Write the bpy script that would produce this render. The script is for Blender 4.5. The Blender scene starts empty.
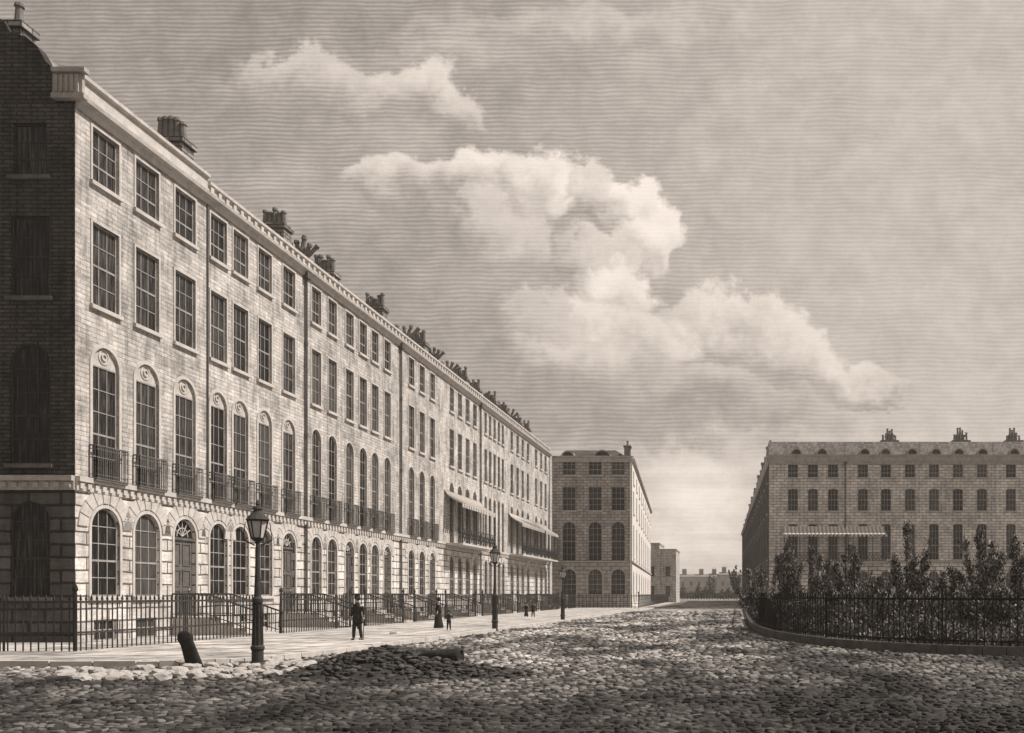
import bpy, bmesh, math, random
import numpy as np
from mathutils import Vector, Matrix
from mathutils.geometry import tessellate_polygon
random.seed(7)
rng = np.random.default_rng(7)
R = math.radians
SC = bpy.context.scene
COL = SC.collection

# ------------------------------------------------------------------ camera
F = 900.0                      # focal length in pixels of a 1024 px wide picture
EYE = 1.7
cd = bpy.data.cameras.new('camera')
cam = bpy.data.objects.new('camera', cd)
COL.objects.link(cam)
cam.location = (0, 0, EYE)
cam.rotation_euler = (R(90), 0, 0)
cd.sensor_width = 36.0
cd.sensor_fit = 'HORIZONTAL'
cd.lens = F / 1024 * 36
cd.shift_x = (512 - 735) / 1024
cd.shift_y = (594 - 366.5) / 1024
cd.clip_start = 0.1
cd.clip_end = 6000
SC.camera = cam
SC.render.resolution_x = 1024
SC.render.resolution_y = 733

# ------------------------------------------------------------------ light
SUN_EL, SUN_AZ = R(53), R(7)   # azimuth measured from +X towards +Y
ld = bpy.data.lights.new('sun', 'SUN')
ld.energy = 4.9
ld.angle = R(0.55)
ld.color = (1.0, 0.94, 0.89)
sun = bpy.data.objects.new('sun', ld)
COL.objects.link(sun)
sv = Vector((math.cos(SUN_EL) * math.cos(SUN_AZ), math.cos(SUN_EL) * math.sin(SUN_AZ), math.sin(SUN_EL)))
sun.rotation_euler = sv.to_track_quat('Z', 'Y').to_euler()
sun.location = (60, 30, 80)

SC.view_settings.view_transform = 'Standard'
SC.view_settings.look = 'None'
SC.view_settings.exposure = 0.18
SC.view_settings.gamma = 1.0
SC.view_settings.use_curve_mapping = False

# ------------------------------------------------------------------ node helper
class NT:
    def __init__(s, tree):
        s.t = tree
        s.n = tree.nodes
    def link(s, a, b):
        if isinstance(a, (int, float, tuple, list)):
            b.default_value = a
        else:
            s.t.links.new(a, b)
    def math(s, op, a, b=None, c=None, clamp=False):
        n = s.n.new('ShaderNodeMath'); n.operation = op; n.use_clamp = clamp
        s.link(a, n.inputs[0])
        if b is not None: s.link(b, n.inputs[1])
        if c is not None: s.link(c, n.inputs[2])
        return n.outputs[0]
    def vmath(s, op, a, b=None):
        n = s.n.new('ShaderNodeVectorMath'); n.operation = op
        s.link(a, n.inputs[0])
        if b is not None: s.link(b, n.inputs[1])
        return n.outputs[0] if op not in ('LENGTH', 'DOT_PRODUCT') else n.outputs['Value']
    def xyz(s, x, y, z):
        n = s.n.new('ShaderNodeCombineXYZ')
        s.link(x, n.inputs[0]); s.link(y, n.inputs[1]); s.link(z, n.inputs[2])
        return n.outputs[0]
    def sep(s, v):
        n = s.n.new('ShaderNodeSeparateXYZ'); s.link(v, n.inputs[0])
        return n.outputs
    def noise(s, v, scale, detail=4, rough=.55, dist=0.0):
        n = s.n.new('ShaderNodeTexNoise')
        if v is not None: s.link(v, n.inputs['Vector'])
        n.inputs['Scale'].default_value = scale; n.inputs['Detail'].default_value = detail
        n.inputs['Roughness'].default_value = rough; n.inputs['Distortion'].default_value = dist
        return n.outputs['Fac']
    def smooth(s, v, a, b, o0=0.0, o1=1.0):
        n = s.n.new('ShaderNodeMapRange'); n.interpolation_type = 'SMOOTHSTEP'
        s.link(v, n.inputs[0]); n.inputs[1].default_value = a; n.inputs[2].default_value = b
        n.inputs[3].default_value = o0; n.inputs[4].default_value = o1
        return n.outputs[0]
    def mix(s, f, a, b):
        n = s.n.new('ShaderNodeMix'); n.data_type = 'RGBA'
        s.link(f, n.inputs[0]); s.link(a, n.inputs[6]); s.link(b, n.inputs[7])
        return n.outputs[2]

def sep_c(v, a=1.0):
    """warm grey of the place"""
    return (v, v * .94, v * .875, a)

# ------------------------------------------------------------------ world
w = bpy.data.worlds.new('World'); SC.world = w; w.use_nodes = True
T = NT(w.node_tree); T.n.clear()
sky = T.n.new('ShaderNodeTexSky'); sky.sky_type = 'NISHITA'; sky.sun_disc = False
sky.sun_elevation = SUN_EL; sky.sun_rotation = R(90) - SUN_AZ
sky.dust_density = 3.0
bw = T.n.new('ShaderNodeRGBToBW'); T.link(sky.outputs[0], bw.inputs[0])
tc = T.n.new('ShaderNodeTexCoord')
d = T.sep(tc.outputs['Generated'])
dy = T.math('MAXIMUM', d[1], 0.12)
px = T.math('DIVIDE', d[0], dy)
pz = T.math('DIVIDE', d[2], dy)
P0 = T.xyz(px, pz, 0.0)
# billowing edge: push the lookup about with noise
nz = T.n.new('ShaderNodeTexNoise'); T.link(P0, nz.inputs['Vector'])
nz.inputs['Scale'].default_value = 11; nz.inputs['Detail'].default_value = 7; nz.inputs['Roughness'].default_value = .62
off = T.vmath('SCALE', T.vmath('SUBTRACT', nz.outputs['Color'], (.5, .5, .5)))
off.node.inputs['Scale'].default_value = 0.15
P = T.vmath('ADD', P0, off)
def blob(x, y, rx, ry, soft=.62):
    """a cloud puff in a direction of the sky: x, y are bearings in 1/900ths"""
    c = ((x - 735) / F, (594 - y) / F, 0)
    v = T.vmath('MULTIPLY', T.vmath('SUBTRACT', P, c), (F / rx, F / ry, 0))
    return T.smooth(T.vmath('LENGTH', v), 1.4, 1.4 - soft * 1.6)
def union(bl):
    o = bl[0]
    for b in bl[1:]: o = T.math('MAXIMUM', o, b)
    return o
soft_b = union([blob(560, 30, 200, 16, .8), blob(420, 55, 120, 18, .9), blob(300, 95, 90, 14, .9)])
n2 = T.noise(P0, 14, 6, .6)
fine = T.noise(P0, 38, 5, .6)
# clear part of the sky: paler to the right and low over the street, greyer to the upper left
lr = T.smooth(T.math('ADD', px, T.math('MULTIPLY', pz, -.15)), -.62, .12)
v = T.math('MULTIPLY_ADD', lr, .20, T.math('MULTIPLY_ADD', n2, .24, .205))
v = T.math('MULTIPLY_ADD', soft_b, .13, v)
low = T.smooth(pz, .30, .0)
v = T.math('MULTIPLY_ADD', low, .10, v)
glow = blob(690, 500, 75, 80, .95)
v = T.math('MULTIPLY_ADD', glow, .30, v)
st = T.noise(T.xyz(T.math('MULTIPLY', px, 3.0), T.math('MULTIPLY', pz, 34.0), 0.0), 1.0, 4, .6)
v = T.math('ADD', v, T.math('MULTIPLY', low, T.math('MULTIPLY', T.math('SUBTRACT', st, .5), .75)))
# a bank of cloud, puff over puff, each lit from the upper right and grey below
PUFFS = [(250, 170, 170, 75, .31), (320, 86, 80, 26, .56), (402, 98, 56, 28, .66), (446, 112, 30, 20, .60), (300, 215, 90, 60, .40), (380, 150, 60, 40, .42), (386, 182, 34, 26, .66), (436, 196, 40, 32, .66),
         (585, 188, 36, 24, .66), (484, 190, 42, 36, .78), (530, 196, 36, 34, .76), (626, 208, 38, 34, .82), (640, 244, 34, 36, .78), (596, 256, 34, 30, .62), (500, 240, 46, 36, .58),
         (612, 292, 38, 36, .76), (400, 290, 120, 70, .31), (480, 300, 80, 50, .38), (590, 322, 40, 30, .68), (540, 325, 50, 30, .54),
         (700, 322, 46, 28, .66), (752, 334, 46, 28, .66), (640, 338, 50, 28, .64), (570, 356, 70, 30, .58), (800, 354, 46, 28, .66), (848, 374, 40, 22, .64), (876, 386, 26, 13, .56),
         (690, 378, 90, 34, .50), (480, 385, 120, 48, .31), (780, 404, 100, 28, .42), (620, 420, 160, 34, .31)]
bm_ = None
for (x, y, rx, ry, bv) in PUFFS:
    rel = T.vmath('MULTIPLY', T.vmath('SUBTRACT', P, ((x - 735) / F, (594 - y) / F, 0)), (F / rx, F / ry, 0))
    ln_ = T.vmath('LENGTH', rel)
    mask = T.smooth(ln_, 1.28, .90 if bv > .5 else .3)
    lit = T.smooth(T.vmath('DOT_PRODUCT', rel, (.45, .85, 0)), -.95, .75)
    pv = T.math('MULTIPLY_ADD', lit, T.math('MULTIPLY_ADD', 0.0, 0.0, (bv - .30) * 1.16), T.math('MULTIPLY_ADD', n2, .22, .235))
    mask = T.math('MULTIPLY', mask, .93)
    v = T.math('ADD', v, T.math('MULTIPLY', mask, T.math('SUBTRACT', pv, v)))
v = T.math('MULTIPLY_ADD', T.math('SUBTRACT', fine, .5), .22, v)
v = T.math('MULTIPLY', v, 1.07)
bm_ = T.smooth(v, .45, .72)
# ruled ripples running level across the whole sky
wv = T.noise(T.xyz(px, pz, 0.0), 12, 2, .5)
wv2 = T.noise(T.xyz(px, T.math('MULTIPLY', pz, 3.0), 0.0), 45, 2, .5)
ph = T.math('MULTIPLY_ADD', T.math('MULTIPLY_ADD', wv2, .35, wv), 9.0, T.math('MULTIPLY', pz, 2 * math.pi * F / 4.3))
rip = T.math('SINE', ph)
amp = T.math('MULTIPLY', T.math('SUBTRACT', 1.0, T.math('MULTIPLY', bm_, .85)), T.math('MULTIPLY', T.math('MULTIPLY_ADD', fine, .28, .0), T.math('MULTIPLY_ADD', lr, -.45, 1.25)))
v = T.math('MULTIPLY', v, T.math('MULTIPLY_ADD', rip, amp, 1.0))
grain = T.noise(P0, 500, 2, .7)
v = T.math('MULTIPLY', v, T.math('MULTIPLY_ADD', grain, .22, .89))
tot = T.math('MULTIPLY_ADD', bw.outputs[0], .10, T.math('MULTIPLY', v, 8.6))
colr = T.vmath('SCALE', (1.0, .88, .782))
T.link(tot, colr.node.inputs['Scale'])
bg = T.n.new('ShaderNodeBackground'); T.link(colr, bg.inputs[0]); bg.inputs[1].default_value = 0.10
wo = T.n.new('ShaderNodeOutputWorld'); T.link(bg.outputs[0], wo.inputs[0])

# ------------------------------------------------------------------ materials
def new_mat(name, rough=.9, spec=.2):
    m = bpy.data.materials.new(name); m.use_nodes = True
    t = NT(m.node_tree); t.n.clear()
    b = t.n.new('ShaderNodeBsdfPrincipled'); b.inputs['Roughness'].default_value = rough
    b.inputs['Specular IOR Level'].default_value = spec
    o = t.n.new('ShaderNodeOutputMaterial'); t.link(b.outputs[0], o.inputs[0])
    return m, t, b
def bump(t, b, h, strength, dist):
    n = t.n.new('ShaderNodeBump'); n.inputs['Strength'].default_value = strength; n.inputs['Distance'].default_value = dist
    t.link(h, n.inputs['Height']); t.link(n.outputs[0], b.inputs['Normal'])
def simple(name, v, rough=.85, spec=.2, var=.35, scale=3.0):
    m, t, b = new_mat(name, rough, spec)
    c = t.n.new('ShaderNodeTexCoord')
    n = t.noise(c.outputs['Object'], scale, 6, .65)
    n2 = t.noise(c.outputs['Object'], scale * 12, 3, .6)
    k = t.math('ADD', t.math('MULTIPLY', n, .65), t.math('MULTIPLY', n2, .35))
    t.link(t.mix(t.smooth(k, .3, .7), sep_c(v * (1 - var)), sep_c(v * (1 + var))), b.inputs['Base Color'])
    return m
def masonry(name, v, bw_, bh, mort, mv, var=.25, streak=.25, bumpd=.01):
    """coursed wall: courses run level, u = x+y so every face of the block gets them"""
    m, t, b = new_mat(name, .92, .1)
    c = t.n.new('ShaderNodeTexCoord')
    o = t.sep(c.outputs['Object'])
    u = t.math('ADD', o[0], o[1])
    q = t.xyz(u, o[2], 0.0)
    wob = t.noise(q, 1.3, 3, .6)
    q = t.xyz(u, t.math('MULTIPLY_ADD', wob, bh * .25, o[2]), 0.0)
    br = t.n.new('ShaderNodeTexBrick'); t.link(q, br.inputs['Vector'])
    br.inputs['Scale'].default_value = 1.0; br.inputs['Brick Width'].default_value = bw_; br.inputs['Row Height'].default_value = bh
    br.inputs['Mortar Size'].default_value = mort; br.inputs['Mortar Smooth'].default_value = .35
    br.inputs['Color1'].default_value = sep_c(v * (1 - var)); br.inputs['Color2'].default_value = sep_c(v * (1 + var))
    br.inputs['Mortar'].default_value = sep_c(mv)
    # soot and weather: broad patches and vertical runs
    n1 = t.noise(t.xyz(u, o[2], 0.0), .55, 6, .65)
    n2 = t.noise(t.xyz(t.math('MULTIPLY', u, 3.0), t.math('MULTIPLY', o[2], .5), 0.0), 1.0, 5, .65)
    n3 = t.noise(t.xyz(t.math('MULTIPLY', u, 1.2), t.math('MULTIPLY', o[2], 9.0), 0.0), 1.0, 4, .7)
    n4 = t.noise(t.xyz(t.math('MULTIPLY', u, 7.0), t.math('MULTIPLY', o[2], 16.0), 0.0), 1.0, 3, .75)
    k = t.math('ADD', t.math('ADD', t.math('MULTIPLY', n1, .36), t.math('MULTIPLY', n2, .40)), t.math('MULTIPLY', n3, .24))
    dirt = t.smooth(k, .36, .62, 1 - streak * 1.5, 1 + streak * .5)
    oi = t.n.new('ShaderNodeObjectInfo')
    dirt = t.math('MULTIPLY', dirt, t.math('MULTIPLY', t.smooth(n4, .3, .62, .80, 1.07), t.math('MULTIPLY_ADD', oi.outputs['Random'], .16, .92)))
    sc = t.vmath('SCALE', br.outputs['Color']); t.link(dirt, sc.node.inputs['Scale'])
    t.link(sc, b.inputs['Base Color'])
    bump(t, b, t.math('SUBTRACT', n3, t.math('MULTIPLY', br.outputs['Fac'], 1.5)), .6, bumpd)
    return m
M = {}
M['brick'] = masonry('pale stock brick', .53, .50, .16, .014, .34, .16, .40)
M['brick_far'] = masonry('weathered stock brick', .66, .9, .33, .045, .26, .16, .3)
M['stucco'] = simple('sun-brightened flank stucco', .72, .85, .2, .12, .6)  # end block flank: sunlight is put into this paler colour
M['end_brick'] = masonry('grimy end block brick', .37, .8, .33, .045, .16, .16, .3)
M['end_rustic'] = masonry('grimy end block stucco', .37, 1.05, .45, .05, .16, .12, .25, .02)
M['shade_brick'] = masonry('shade-dark flank brick', .085, .45, .13, .03, .04, .2, .35)  # brick darkened in colour to stand for shade on the unlit sides
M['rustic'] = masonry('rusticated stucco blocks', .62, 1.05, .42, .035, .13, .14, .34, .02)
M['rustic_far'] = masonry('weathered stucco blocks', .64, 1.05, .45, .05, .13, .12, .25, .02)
M['shade_rustic'] = masonry('shade-dark stucco blocks', .10, 1.05, .42, .05, .04, .2, .3, .02)  # ground floor blocks of the unlit sides, shade painted into the tone
M['stone'] = simple('painted stone dressings', .48, .85, .2, .25, 2.0)
M['stone_dark'] = simple('weathered stone dressings', .36, .9, .15, .3, 2.0)
M['slate'] = masonry('slate courses', .26, .5, .26, .03, .12, .25, .3)
M['slate_dark'] = masonry('dark slate courses', .11, .5, .26, .03, .05, .25, .3)
M['bar'] = simple('glazing bars', .30, .7, .2, .3, 2.0)
M['door'] = simple('painted door panels', .12, .5, .3, .4, 3.0)
M['iron'] = simple('black iron', .045, .7, .15, .4, 6.0)
M['iron_worn'] = simple('weathered iron', .13, .75, .15, .4, 6.0)
M['plinth'] = simple('mossy plinth stone', .12, .9, .1, .45, 2.5)
M['lead'] = simple('dark lead pipe', .10, .7, .2, .3, 2.0)
M['pot'] = simple('clay chimney pots', .18, .9, .1, .3, 3.0)
M['chim'] = masonry('chimney brick', .28, .45, .18, .03, .08, .25, .3)
M['lampglass'] = simple('clouded lantern glass', .55, .25, .5, .1, 3.0)
m, t, b = new_mat('striped canopy', .7, .2)
c = t.n.new('ShaderNodeTexCoord'); o = t.sep(c.outputs['Object'])
t.link(t.mix(t.math('GREATER_THAN', t.math('SINE', t.math('MULTIPLY', o[0], 14.0)), 0.0), sep_c(.34), sep_c(.60)), b.inputs['Base Color'])
M['canvas'] = m
M['garden_iron'] = simple('black garden iron', .018, .8, .1, .4, 6.0)
M['cloth_dark'] = simple('dark broadcloth', .03, .95, .05, .4, 12.0)
M['cloth_mid'] = simple('grey cloth', .11, .95, .05, .35, 12.0)
M['cloth_pale'] = simple('pale linen', .36, .95, .05, .2, 12.0)
M['skin'] = simple('skin', .36, .7, .3, .06, 9.0)
M['hair'] = simple('dark hair', .03, .8, .2, .3, 9.0)
M['wood'] = simple('tarred timber', .035, .9, .1, .5, 9.0)
M['bark'] = simple('bark', .06, .95, .05, .4, 8.0)
# window glass: dark room behind, pale blinds and curtain folds here and there
m, t, b = new_mat('window glass', .3, .18)
c = t.n.new('ShaderNodeTexCoord'); oi = t.n.new('ShaderNodeObjectInfo')
o = t.sep(c.outputs['Object'])
q = t.xyz(t.math('MULTIPLY', t.math('ADD', o[0], o[1]), 14.0), t.math('MULTIPLY_ADD', oi.outputs['Random'], 40.0, t.math('MULTIPLY', o[2], .9)), 0.0)
n = t.noise(q, 1.0, 4, .7)
t.link(t.mix(t.smooth(t.math('ADD', n, t.math('MULTIPLY', t.math('SUBTRACT', oi.outputs['Random'], .5), .25)), .40, .68), sep_c(.012), sep_c(.085)), b.inputs['Base Color'])
M['glass'] = m
# leaf
m, t, b = new_mat('leaves', 1.0, .0)
g = t.n.new('ShaderNodeNewGeometry')
t.link(t.mix(t.math('POWER', g.outputs['Random Per Island'], 2.0), sep_c(.035), sep_c(.42)), b.inputs['Base Color'])
M['leaf'] = m
m, t, b = new_mat('pale undergrowth leaves', 1.0, .0)
g = t.n.new('ShaderNodeNewGeometry')
t.link(t.mix(g.outputs['Random Per Island'], sep_c(.04), sep_c(.30)), b.inputs['Base Color'])
M['leaf_pale'] = m
# setts of the road: every stone its own tone, muddy patches of the street over them
def sett_mat(name, hi, lo, patch=True):
    m, t, b = new_mat(name, .9, .15)
    g = t.n.new('ShaderNodeNewGeometry')
    p = g.outputs['Position']
    s = t.math('ADD', t.math('MULTIPLY', g.outputs['Random Per Island'], .7), t.math('MULTIPLY', t.noise(p, 9, 4, .7), .3))
    col = t.mix(t.math('POWER', s, 1.4), sep_c(lo), sep_c(hi))
    if patch:
        o = t.sep(p)
        k = t.noise(t.xyz(t.math('MULTIPLY', o[0], .30), t.math('MULTIPLY', o[1], .16), 0.0), 1.0, 5, .6, .3)
        dm = t.smooth(k, .40, .60, .25, 1.2)
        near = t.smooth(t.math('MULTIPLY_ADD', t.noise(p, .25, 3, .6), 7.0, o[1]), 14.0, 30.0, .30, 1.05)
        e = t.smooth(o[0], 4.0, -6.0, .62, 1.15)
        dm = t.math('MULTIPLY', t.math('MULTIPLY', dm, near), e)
        sc = t.vmath('SCALE', col); t.link(dm, sc.node.inputs['Scale']); col = sc
    t.link(col, b.inputs['Base Color'])
    bump(t, b, t.noise(p, 16, 5, .75), .8, .03)
    return m
M['sett'] = sett_mat('muddy stone setts', .52, .03)
M['rubble'] = sett_mat('pale loose stones', .46, .12, False)
M['rubble_dark'] = sett_mat('dark heap stones', .12, .02, False)
# far road
m, t, b = new_mat('distant setts', .95, .1)
g = t.n.new('ShaderNodeNewGeometry'); o = t.sep(g.outputs['Position'])
k = t.noise(t.xyz(t.math('MULTIPLY', o[0], 1.1), t.math('MULTIPLY', o[1], .22), 0.0), 1.0, 6, .7)
k2 = t.noise(t.xyz(t.math('MULTIPLY', o[0], .2), t.math('MULTIPLY', o[1], .06), 0.0), 1.0, 4, .6)
t.link(t.mix(t.smooth(t.math('ADD', t.math('MULTIPLY', k, .6), t.math('MULTIPLY', k2, .4)), .40, .60), sep_c(.09), sep_c(.36)), b.inputs['Base Color'])
M['road_far'] = m
m, t, b = new_mat('street mud', .95, .1)
g = t.n.new('ShaderNodeNewGeometry')
t.link(t.mix(t.noise(g.outputs['Position'], 1.5, 6, .7), sep_c(.015), sep_c(.07)), b.inputs['Base Color'])
M['mud'] = m
m, t, b = new_mat('open ground', .95, .1)
g = t.n.new('ShaderNodeNewGeometry')
t.link(t.mix(t.noise(g.outputs['Position'], .3, 8, .7), sep_c(.06), sep_c(.20)), b.inputs['Base Color'])
M['earth'] = m
# pavement flags
m, t, b = new_mat('pavement flagstones', .9, .15)
g = t.n.new('ShaderNodeNewGeometry'); p = g.outputs['Position']; o = t.sep(p)
br = t.n.new('ShaderNodeTexBrick'); t.link(t.xyz(o[1], o[0], 0.0), br.inputs['Vector'])
br.inputs['Scale'].default_value = 1.0; br.inputs['Brick Width'].default_value = 1.3; br.inputs['Row Height'].default_value = .95
br.inputs['Mortar Size'].default_value = .03
br.inputs['Color1'].default_value = sep_c(.44); br.inputs['Color2'].default_value = sep_c(.58); br.inputs['Mortar'].default_value = sep_c(.12)
n = t.noise(t.xyz(t.math('MULTIPLY', o[0], .35), t.math('MULTIPLY', o[1], 1.5), 0.0), 1.0, 7, .72)
n2 = t.noise(p, .5, 5, .6)
dirty = t.smooth(t.math('MULTIPLY_ADD', n2, 5.0, o[1]), 22.0, 27.0, .62, 1.0)
k = t.math('MULTIPLY', t.math('MULTIPLY', t.smooth(n, .38, .58, .42, 1.08), t.smooth(t.noise(p, 2.2, 5, .7), .34, .56, .62, 1.05)), dirty)
sc = t.vmath('SCALE', br.outputs['Color']); t.link(k, sc.node.inputs['Scale'])
t.link(sc, b.inputs['Base Color'])
bump(t, b, t.noise(p, 6, 6, .7), .5, .03)
M['flags'] = m

# ------------------------------------------------------------------ mesh helpers
class MB:
    def __init__(s): s.v = []; s.f = []
    def quad(s, *p):
        i = len(s.v); s.v += [tuple(q) for q in p]; s.f.append(tuple(range(i, i + len(p))))
    def box(s, x0, x1, y0, y1, z0, z1):
        i = len(s.v)
        s.v += [(x0, y0, z0), (x1, y0, z0), (x1, y1, z0), (x0, y1, z0), (x0, y0, z1), (x1, y0, z1), (x1, y1, z1), (x0, y1, z1)]
        for f in ((0, 3, 2, 1), (4, 5, 6, 7), (0, 1, 5, 4), (1, 2, 6, 5), (2, 3, 7, 6), (3, 0, 4, 7)):
            s.f.append(tuple(i + k for k in f))
    def bar(s, a, b_, r, n=6, r2=None):
        a = Vector(a); b_ = Vector(b_); r2 = r if r2 is None else r2
        z = (b_ - a).normalized(); x = z.orthogonal().normalized(); y = z.cross(x)
        i = len(s.v)
        for c, rr in ((a, r), (b_, r2)):
            for k in range(n):
                t_ = 2 * math.pi * k / n
                s.v.append(tuple(c + x * rr * math.cos(t_) + y * rr * math.sin(t_)))
        for k in range(n):
            k2 = (k + 1) % n; s.f.append((i + k, i + k2, i + n + k2, i + n + k))
        s.f.append(tuple(i + k for k in range(n - 1, -1, -1))); s.f.append(tuple(i + n + k for k in range(n)))
    def lathe(s, prof, cx=0, cy=0, n=12, sx=1, sy=1, ph=0):
        i = len(s.v)
        for r, z in prof:
            for k in range(n):
                t_ = 2 * math.pi * k / n + ph
                s.v.append((cx + r * sx * math.cos(t_), cy + r * sy * math.sin(t_), z))
        for j in range(len(prof) - 1):
            for k in range(n):
                k2 = (k + 1) % n
                s.f.append((i + j * n + k, i + j * n + k2, i + (j + 1) * n + k2, i + (j + 1) * n + k))
        s.f.append(tuple(i + k for k in range(n - 1, -1, -1)))
        L = i + (len(prof) - 1) * n; s.f.append(tuple(L + k for k in range(n)))
    def prism(s, pts, x0, x1):
        """profile of (y, z) points swept along x"""
        i = len(s.v); n = len(pts)
        s.v += [(x0, y, z) for y, z in pts] + [(x1, y, z) for y, z in pts]
        for k in range(n):
            k2 = (k + 1) % n; s.f.append((i + k, i + k2, i + n + k2, i + n + k))
        s.f.append(tuple(i + k for k in range(n - 1, -1, -1))); s.f.append(tuple(i + n + k for k in range(n)))
    def slab(s, outer, holes, y0, y1):
        """flat wall piece in the xz plane with real openings; front face y0, reveals back to y1"""
        loops = [outer] + holes
        flat = [p for l in loops for p in l]
        tris = tessellate_polygon([[Vector((x, z, 0)) for x, z in l] for l in loops])
        i = len(s.v); s.v += [(x, y0, z) for x, z in flat]
        for t_ in tris:
            a, b_, c_ = [Vector(flat[k]) for k in t_]
            cr = (b_ - a).cross(c_ - a)
            s.f.append(tuple(i + k for k in (t_ if cr > 0 else t_[::-1])))
        for l in loops:
            n = len(l)
            for k in range(n):
                p, q = l[k], l[(k + 1) % n]
                s.quad((p[0], y0, p[1]), (p[0], y1, p[1]), (q[0], y1, q[1]), (q[0], y0, q[1]))
    def mesh(s, name, mat, smooth=False):
        me = bpy.data.meshes.new(name); me.from_pydata(s.v, [], s.f); me.materials.append(mat)
        if smooth:
            me.polygons.foreach_set('use_smooth', [True] * len(me.polygons))
        me.update()
        return me

def obj(name, me, parent=None, loc=(0, 0, 0), rz=0):
    o = bpy.data.objects.new(name, me); COL.objects.link(o)
    o.location = loc; o.rotation_euler = (0, 0, rz)
    if parent: o.parent = parent
    return o
def build(mb, name, mat, parent=None, loc=(0, 0, 0), rz=0, smooth=False):
    return obj(name, mb.mesh(name, mat, smooth), parent, loc, rz)
def thing(name, label, cat, loc=(0, 0, 0), rz=0, group=None):
    o = bpy.data.objects.new(name, None); COL.objects.link(o)
    o.empty_display_size = .5
    o.location = loc; o.rotation_euler = (0, 0, rz)
    o['label'] = label; o['category'] = cat
    if group: o['group'] = group
    return o
def tag(o, label, cat, group=None, kind=None):
    o['label'] = label; o['category'] = cat
    if group: o['group'] = group
    if kind: o['kind'] = kind
    return o
def struct(o):
    o['kind'] = 'structure'; return o

def arch_pts(cx, z0, z1, w_, arch, n=12):
    h = w_ / 2
    if not arch: return [(cx - h, z0), (cx + h, z0), (cx + h, z1), (cx - h, z1)]
    rise = h * arch
    sp = z1 - rise
    pts = [(cx - h, z0), (cx + h, z0)]
    for k in range(n + 1):
        a = math.pi * k / n
        pts.append((cx + h * math.cos(a), sp + rise * math.sin(a)))
    return pts

# ------------------------------------------------------------------ windows, doors
_cache = {}
def cached(key, fn):
    if key not in _cache: _cache[key] = fn()
    return _cache[key]
REV = .10
def window_me(w_, h, arch, nx, nz, dens=1.0, darken=False):
    def fn():
        mb = MB()
        t_ = .055
        o_ = arch_pts(0, 0, h, w_, arch); i_ = arch_pts(0, t_, h - t_, w_ - 2 * t_, arch)
        mb.slab(o_, [i_], REV - .03, REV + .03)
        hw = w_ / 2 - t_
        sp = h - w_ / 2 * (arch or 0)
        b_ = .016 * dens
        for k in range(1, nx):
            x = -hw + 2 * hw * k / nx
            top = h - t_ if not arch else sp + arch * math.sqrt(max(0, (w_ / 2) ** 2 - x * x)) - t_
            mb.box(x - b_, x + b_, REV - .012, REV + .02, t_, top)
        for k in range(1, nz):
            z = t_ + (h - 2 * t_) * k / nz
            hx = hw if z < sp else math.sqrt(max(0, hw ** 2 - ((z - sp) / (arch or 1)) ** 2))
            bb = b_ * (2.1 if k == nz // 2 else 1)
            mb.box(-hx, hx, REV - .015, REV + .018, z - bb, z + bb)
        return mb.mesh('window', M['iron' if darken else 'bar'])  # black bars carry the flank's shade in their colour
    return cached(('w', w_, h, arch, nx, nz, dens, darken), fn)
def pane_me(w_, h, arch):
    def fn():
        mb = MB(); mb.slab(arch_pts(0, 0, h, w_, arch), [], REV + .005, REV + .03); return mb.mesh('pane', M['glass'])
    return cached(('p', w_, h, arch), fn)
def sill_me(w_, dark):
    def fn():
        mb = MB(); mb.box(-w_ / 2 - .12, w_ / 2 + .12, -.11, .02, -.13, 0.0); return mb.mesh('sill', M['plinth' if dark == 2 else 'stone_dark' if dark else 'stone'])  # flank sills take the darkest stone as painted shade
    return cached(('s', w_, dark), fn)
def surround_me(w_, h, arch, t_, dark, name='surround'):
    def fn():
        mb = MB(); mb.slab(arch_pts(0, 0, h + t_, w_ + 2 * t_, arch and arch * (w_ / 2 + t_ / arch) / (w_ / 2 + t_)), [arch_pts(0, .0, h, w_, arch)], -.035, .01)
        return mb.mesh(name, M['stone_dark' if dark else 'stone'])
    return cached(('r', w_, h, arch, t_, dark, name), fn)
def voussoir_me(w_, h, dark):
    def fn():
        mb = MB(); r0 = w_ / 2 + .16; r1 = r0 + .46; sp = h - w_ / 2; n = 9
        for k in range(n):
            a0 = math.pi * (k + .06) / n; a1 = math.pi * (k + .94) / n
            rr = r1 + (.12 if k == n // 2 else 0)
            P4 = [(r0 * math.cos(a0), sp + r0 * math.sin(a0)), (rr * math.cos(a0), sp + rr * math.sin(a0)), (rr * math.cos(a1), sp + rr * math.sin(a1)), (r0 * math.cos(a1), sp + r0 * math.sin(a1))]
            mb.slab(P4, [], -.05, .01)
        return mb.mesh('arch_stones', M['rustic_far' if dark else 'stone'])
    return cached(('v', w_, h, dark), fn)
def balconet_me(w_):
    def fn():
        mb = MB(); W = w_ / 2 + .13; dp = .24; H = 1.12
        for (a, b_) in (((-W, -dp), (W, -dp)), ((-W, -dp), (-W, 0)), ((W, -dp), (W, 0))):
            L = math.dist(a, b_); n = max(2, round(L / .105))
            for z, r in ((.04, .025), (H, .03), (.16, .014), (H - .12, .014)):
                mb.bar((a[0], a[1], z), (b_[0], b_[1], z), r, 4)
            for k in range(n + 1):
                x = a[0] + (b_[0] - a[0]) * k / n; y = a[1] + (b_[1] - a[1]) * k / n
                mb.bar((x, y, 0), (x, y, H), .015, 4)
        mb.box(-W, W, -dp, 0, -.05, .02)
        return mb.mesh('balcony_railing', M['iron_worn'])
    return cached(('b', w_), fn)
def tympanum(mb_w, parent, cx, z_sp0, z1, w_, rz_obj):
    pass

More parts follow.
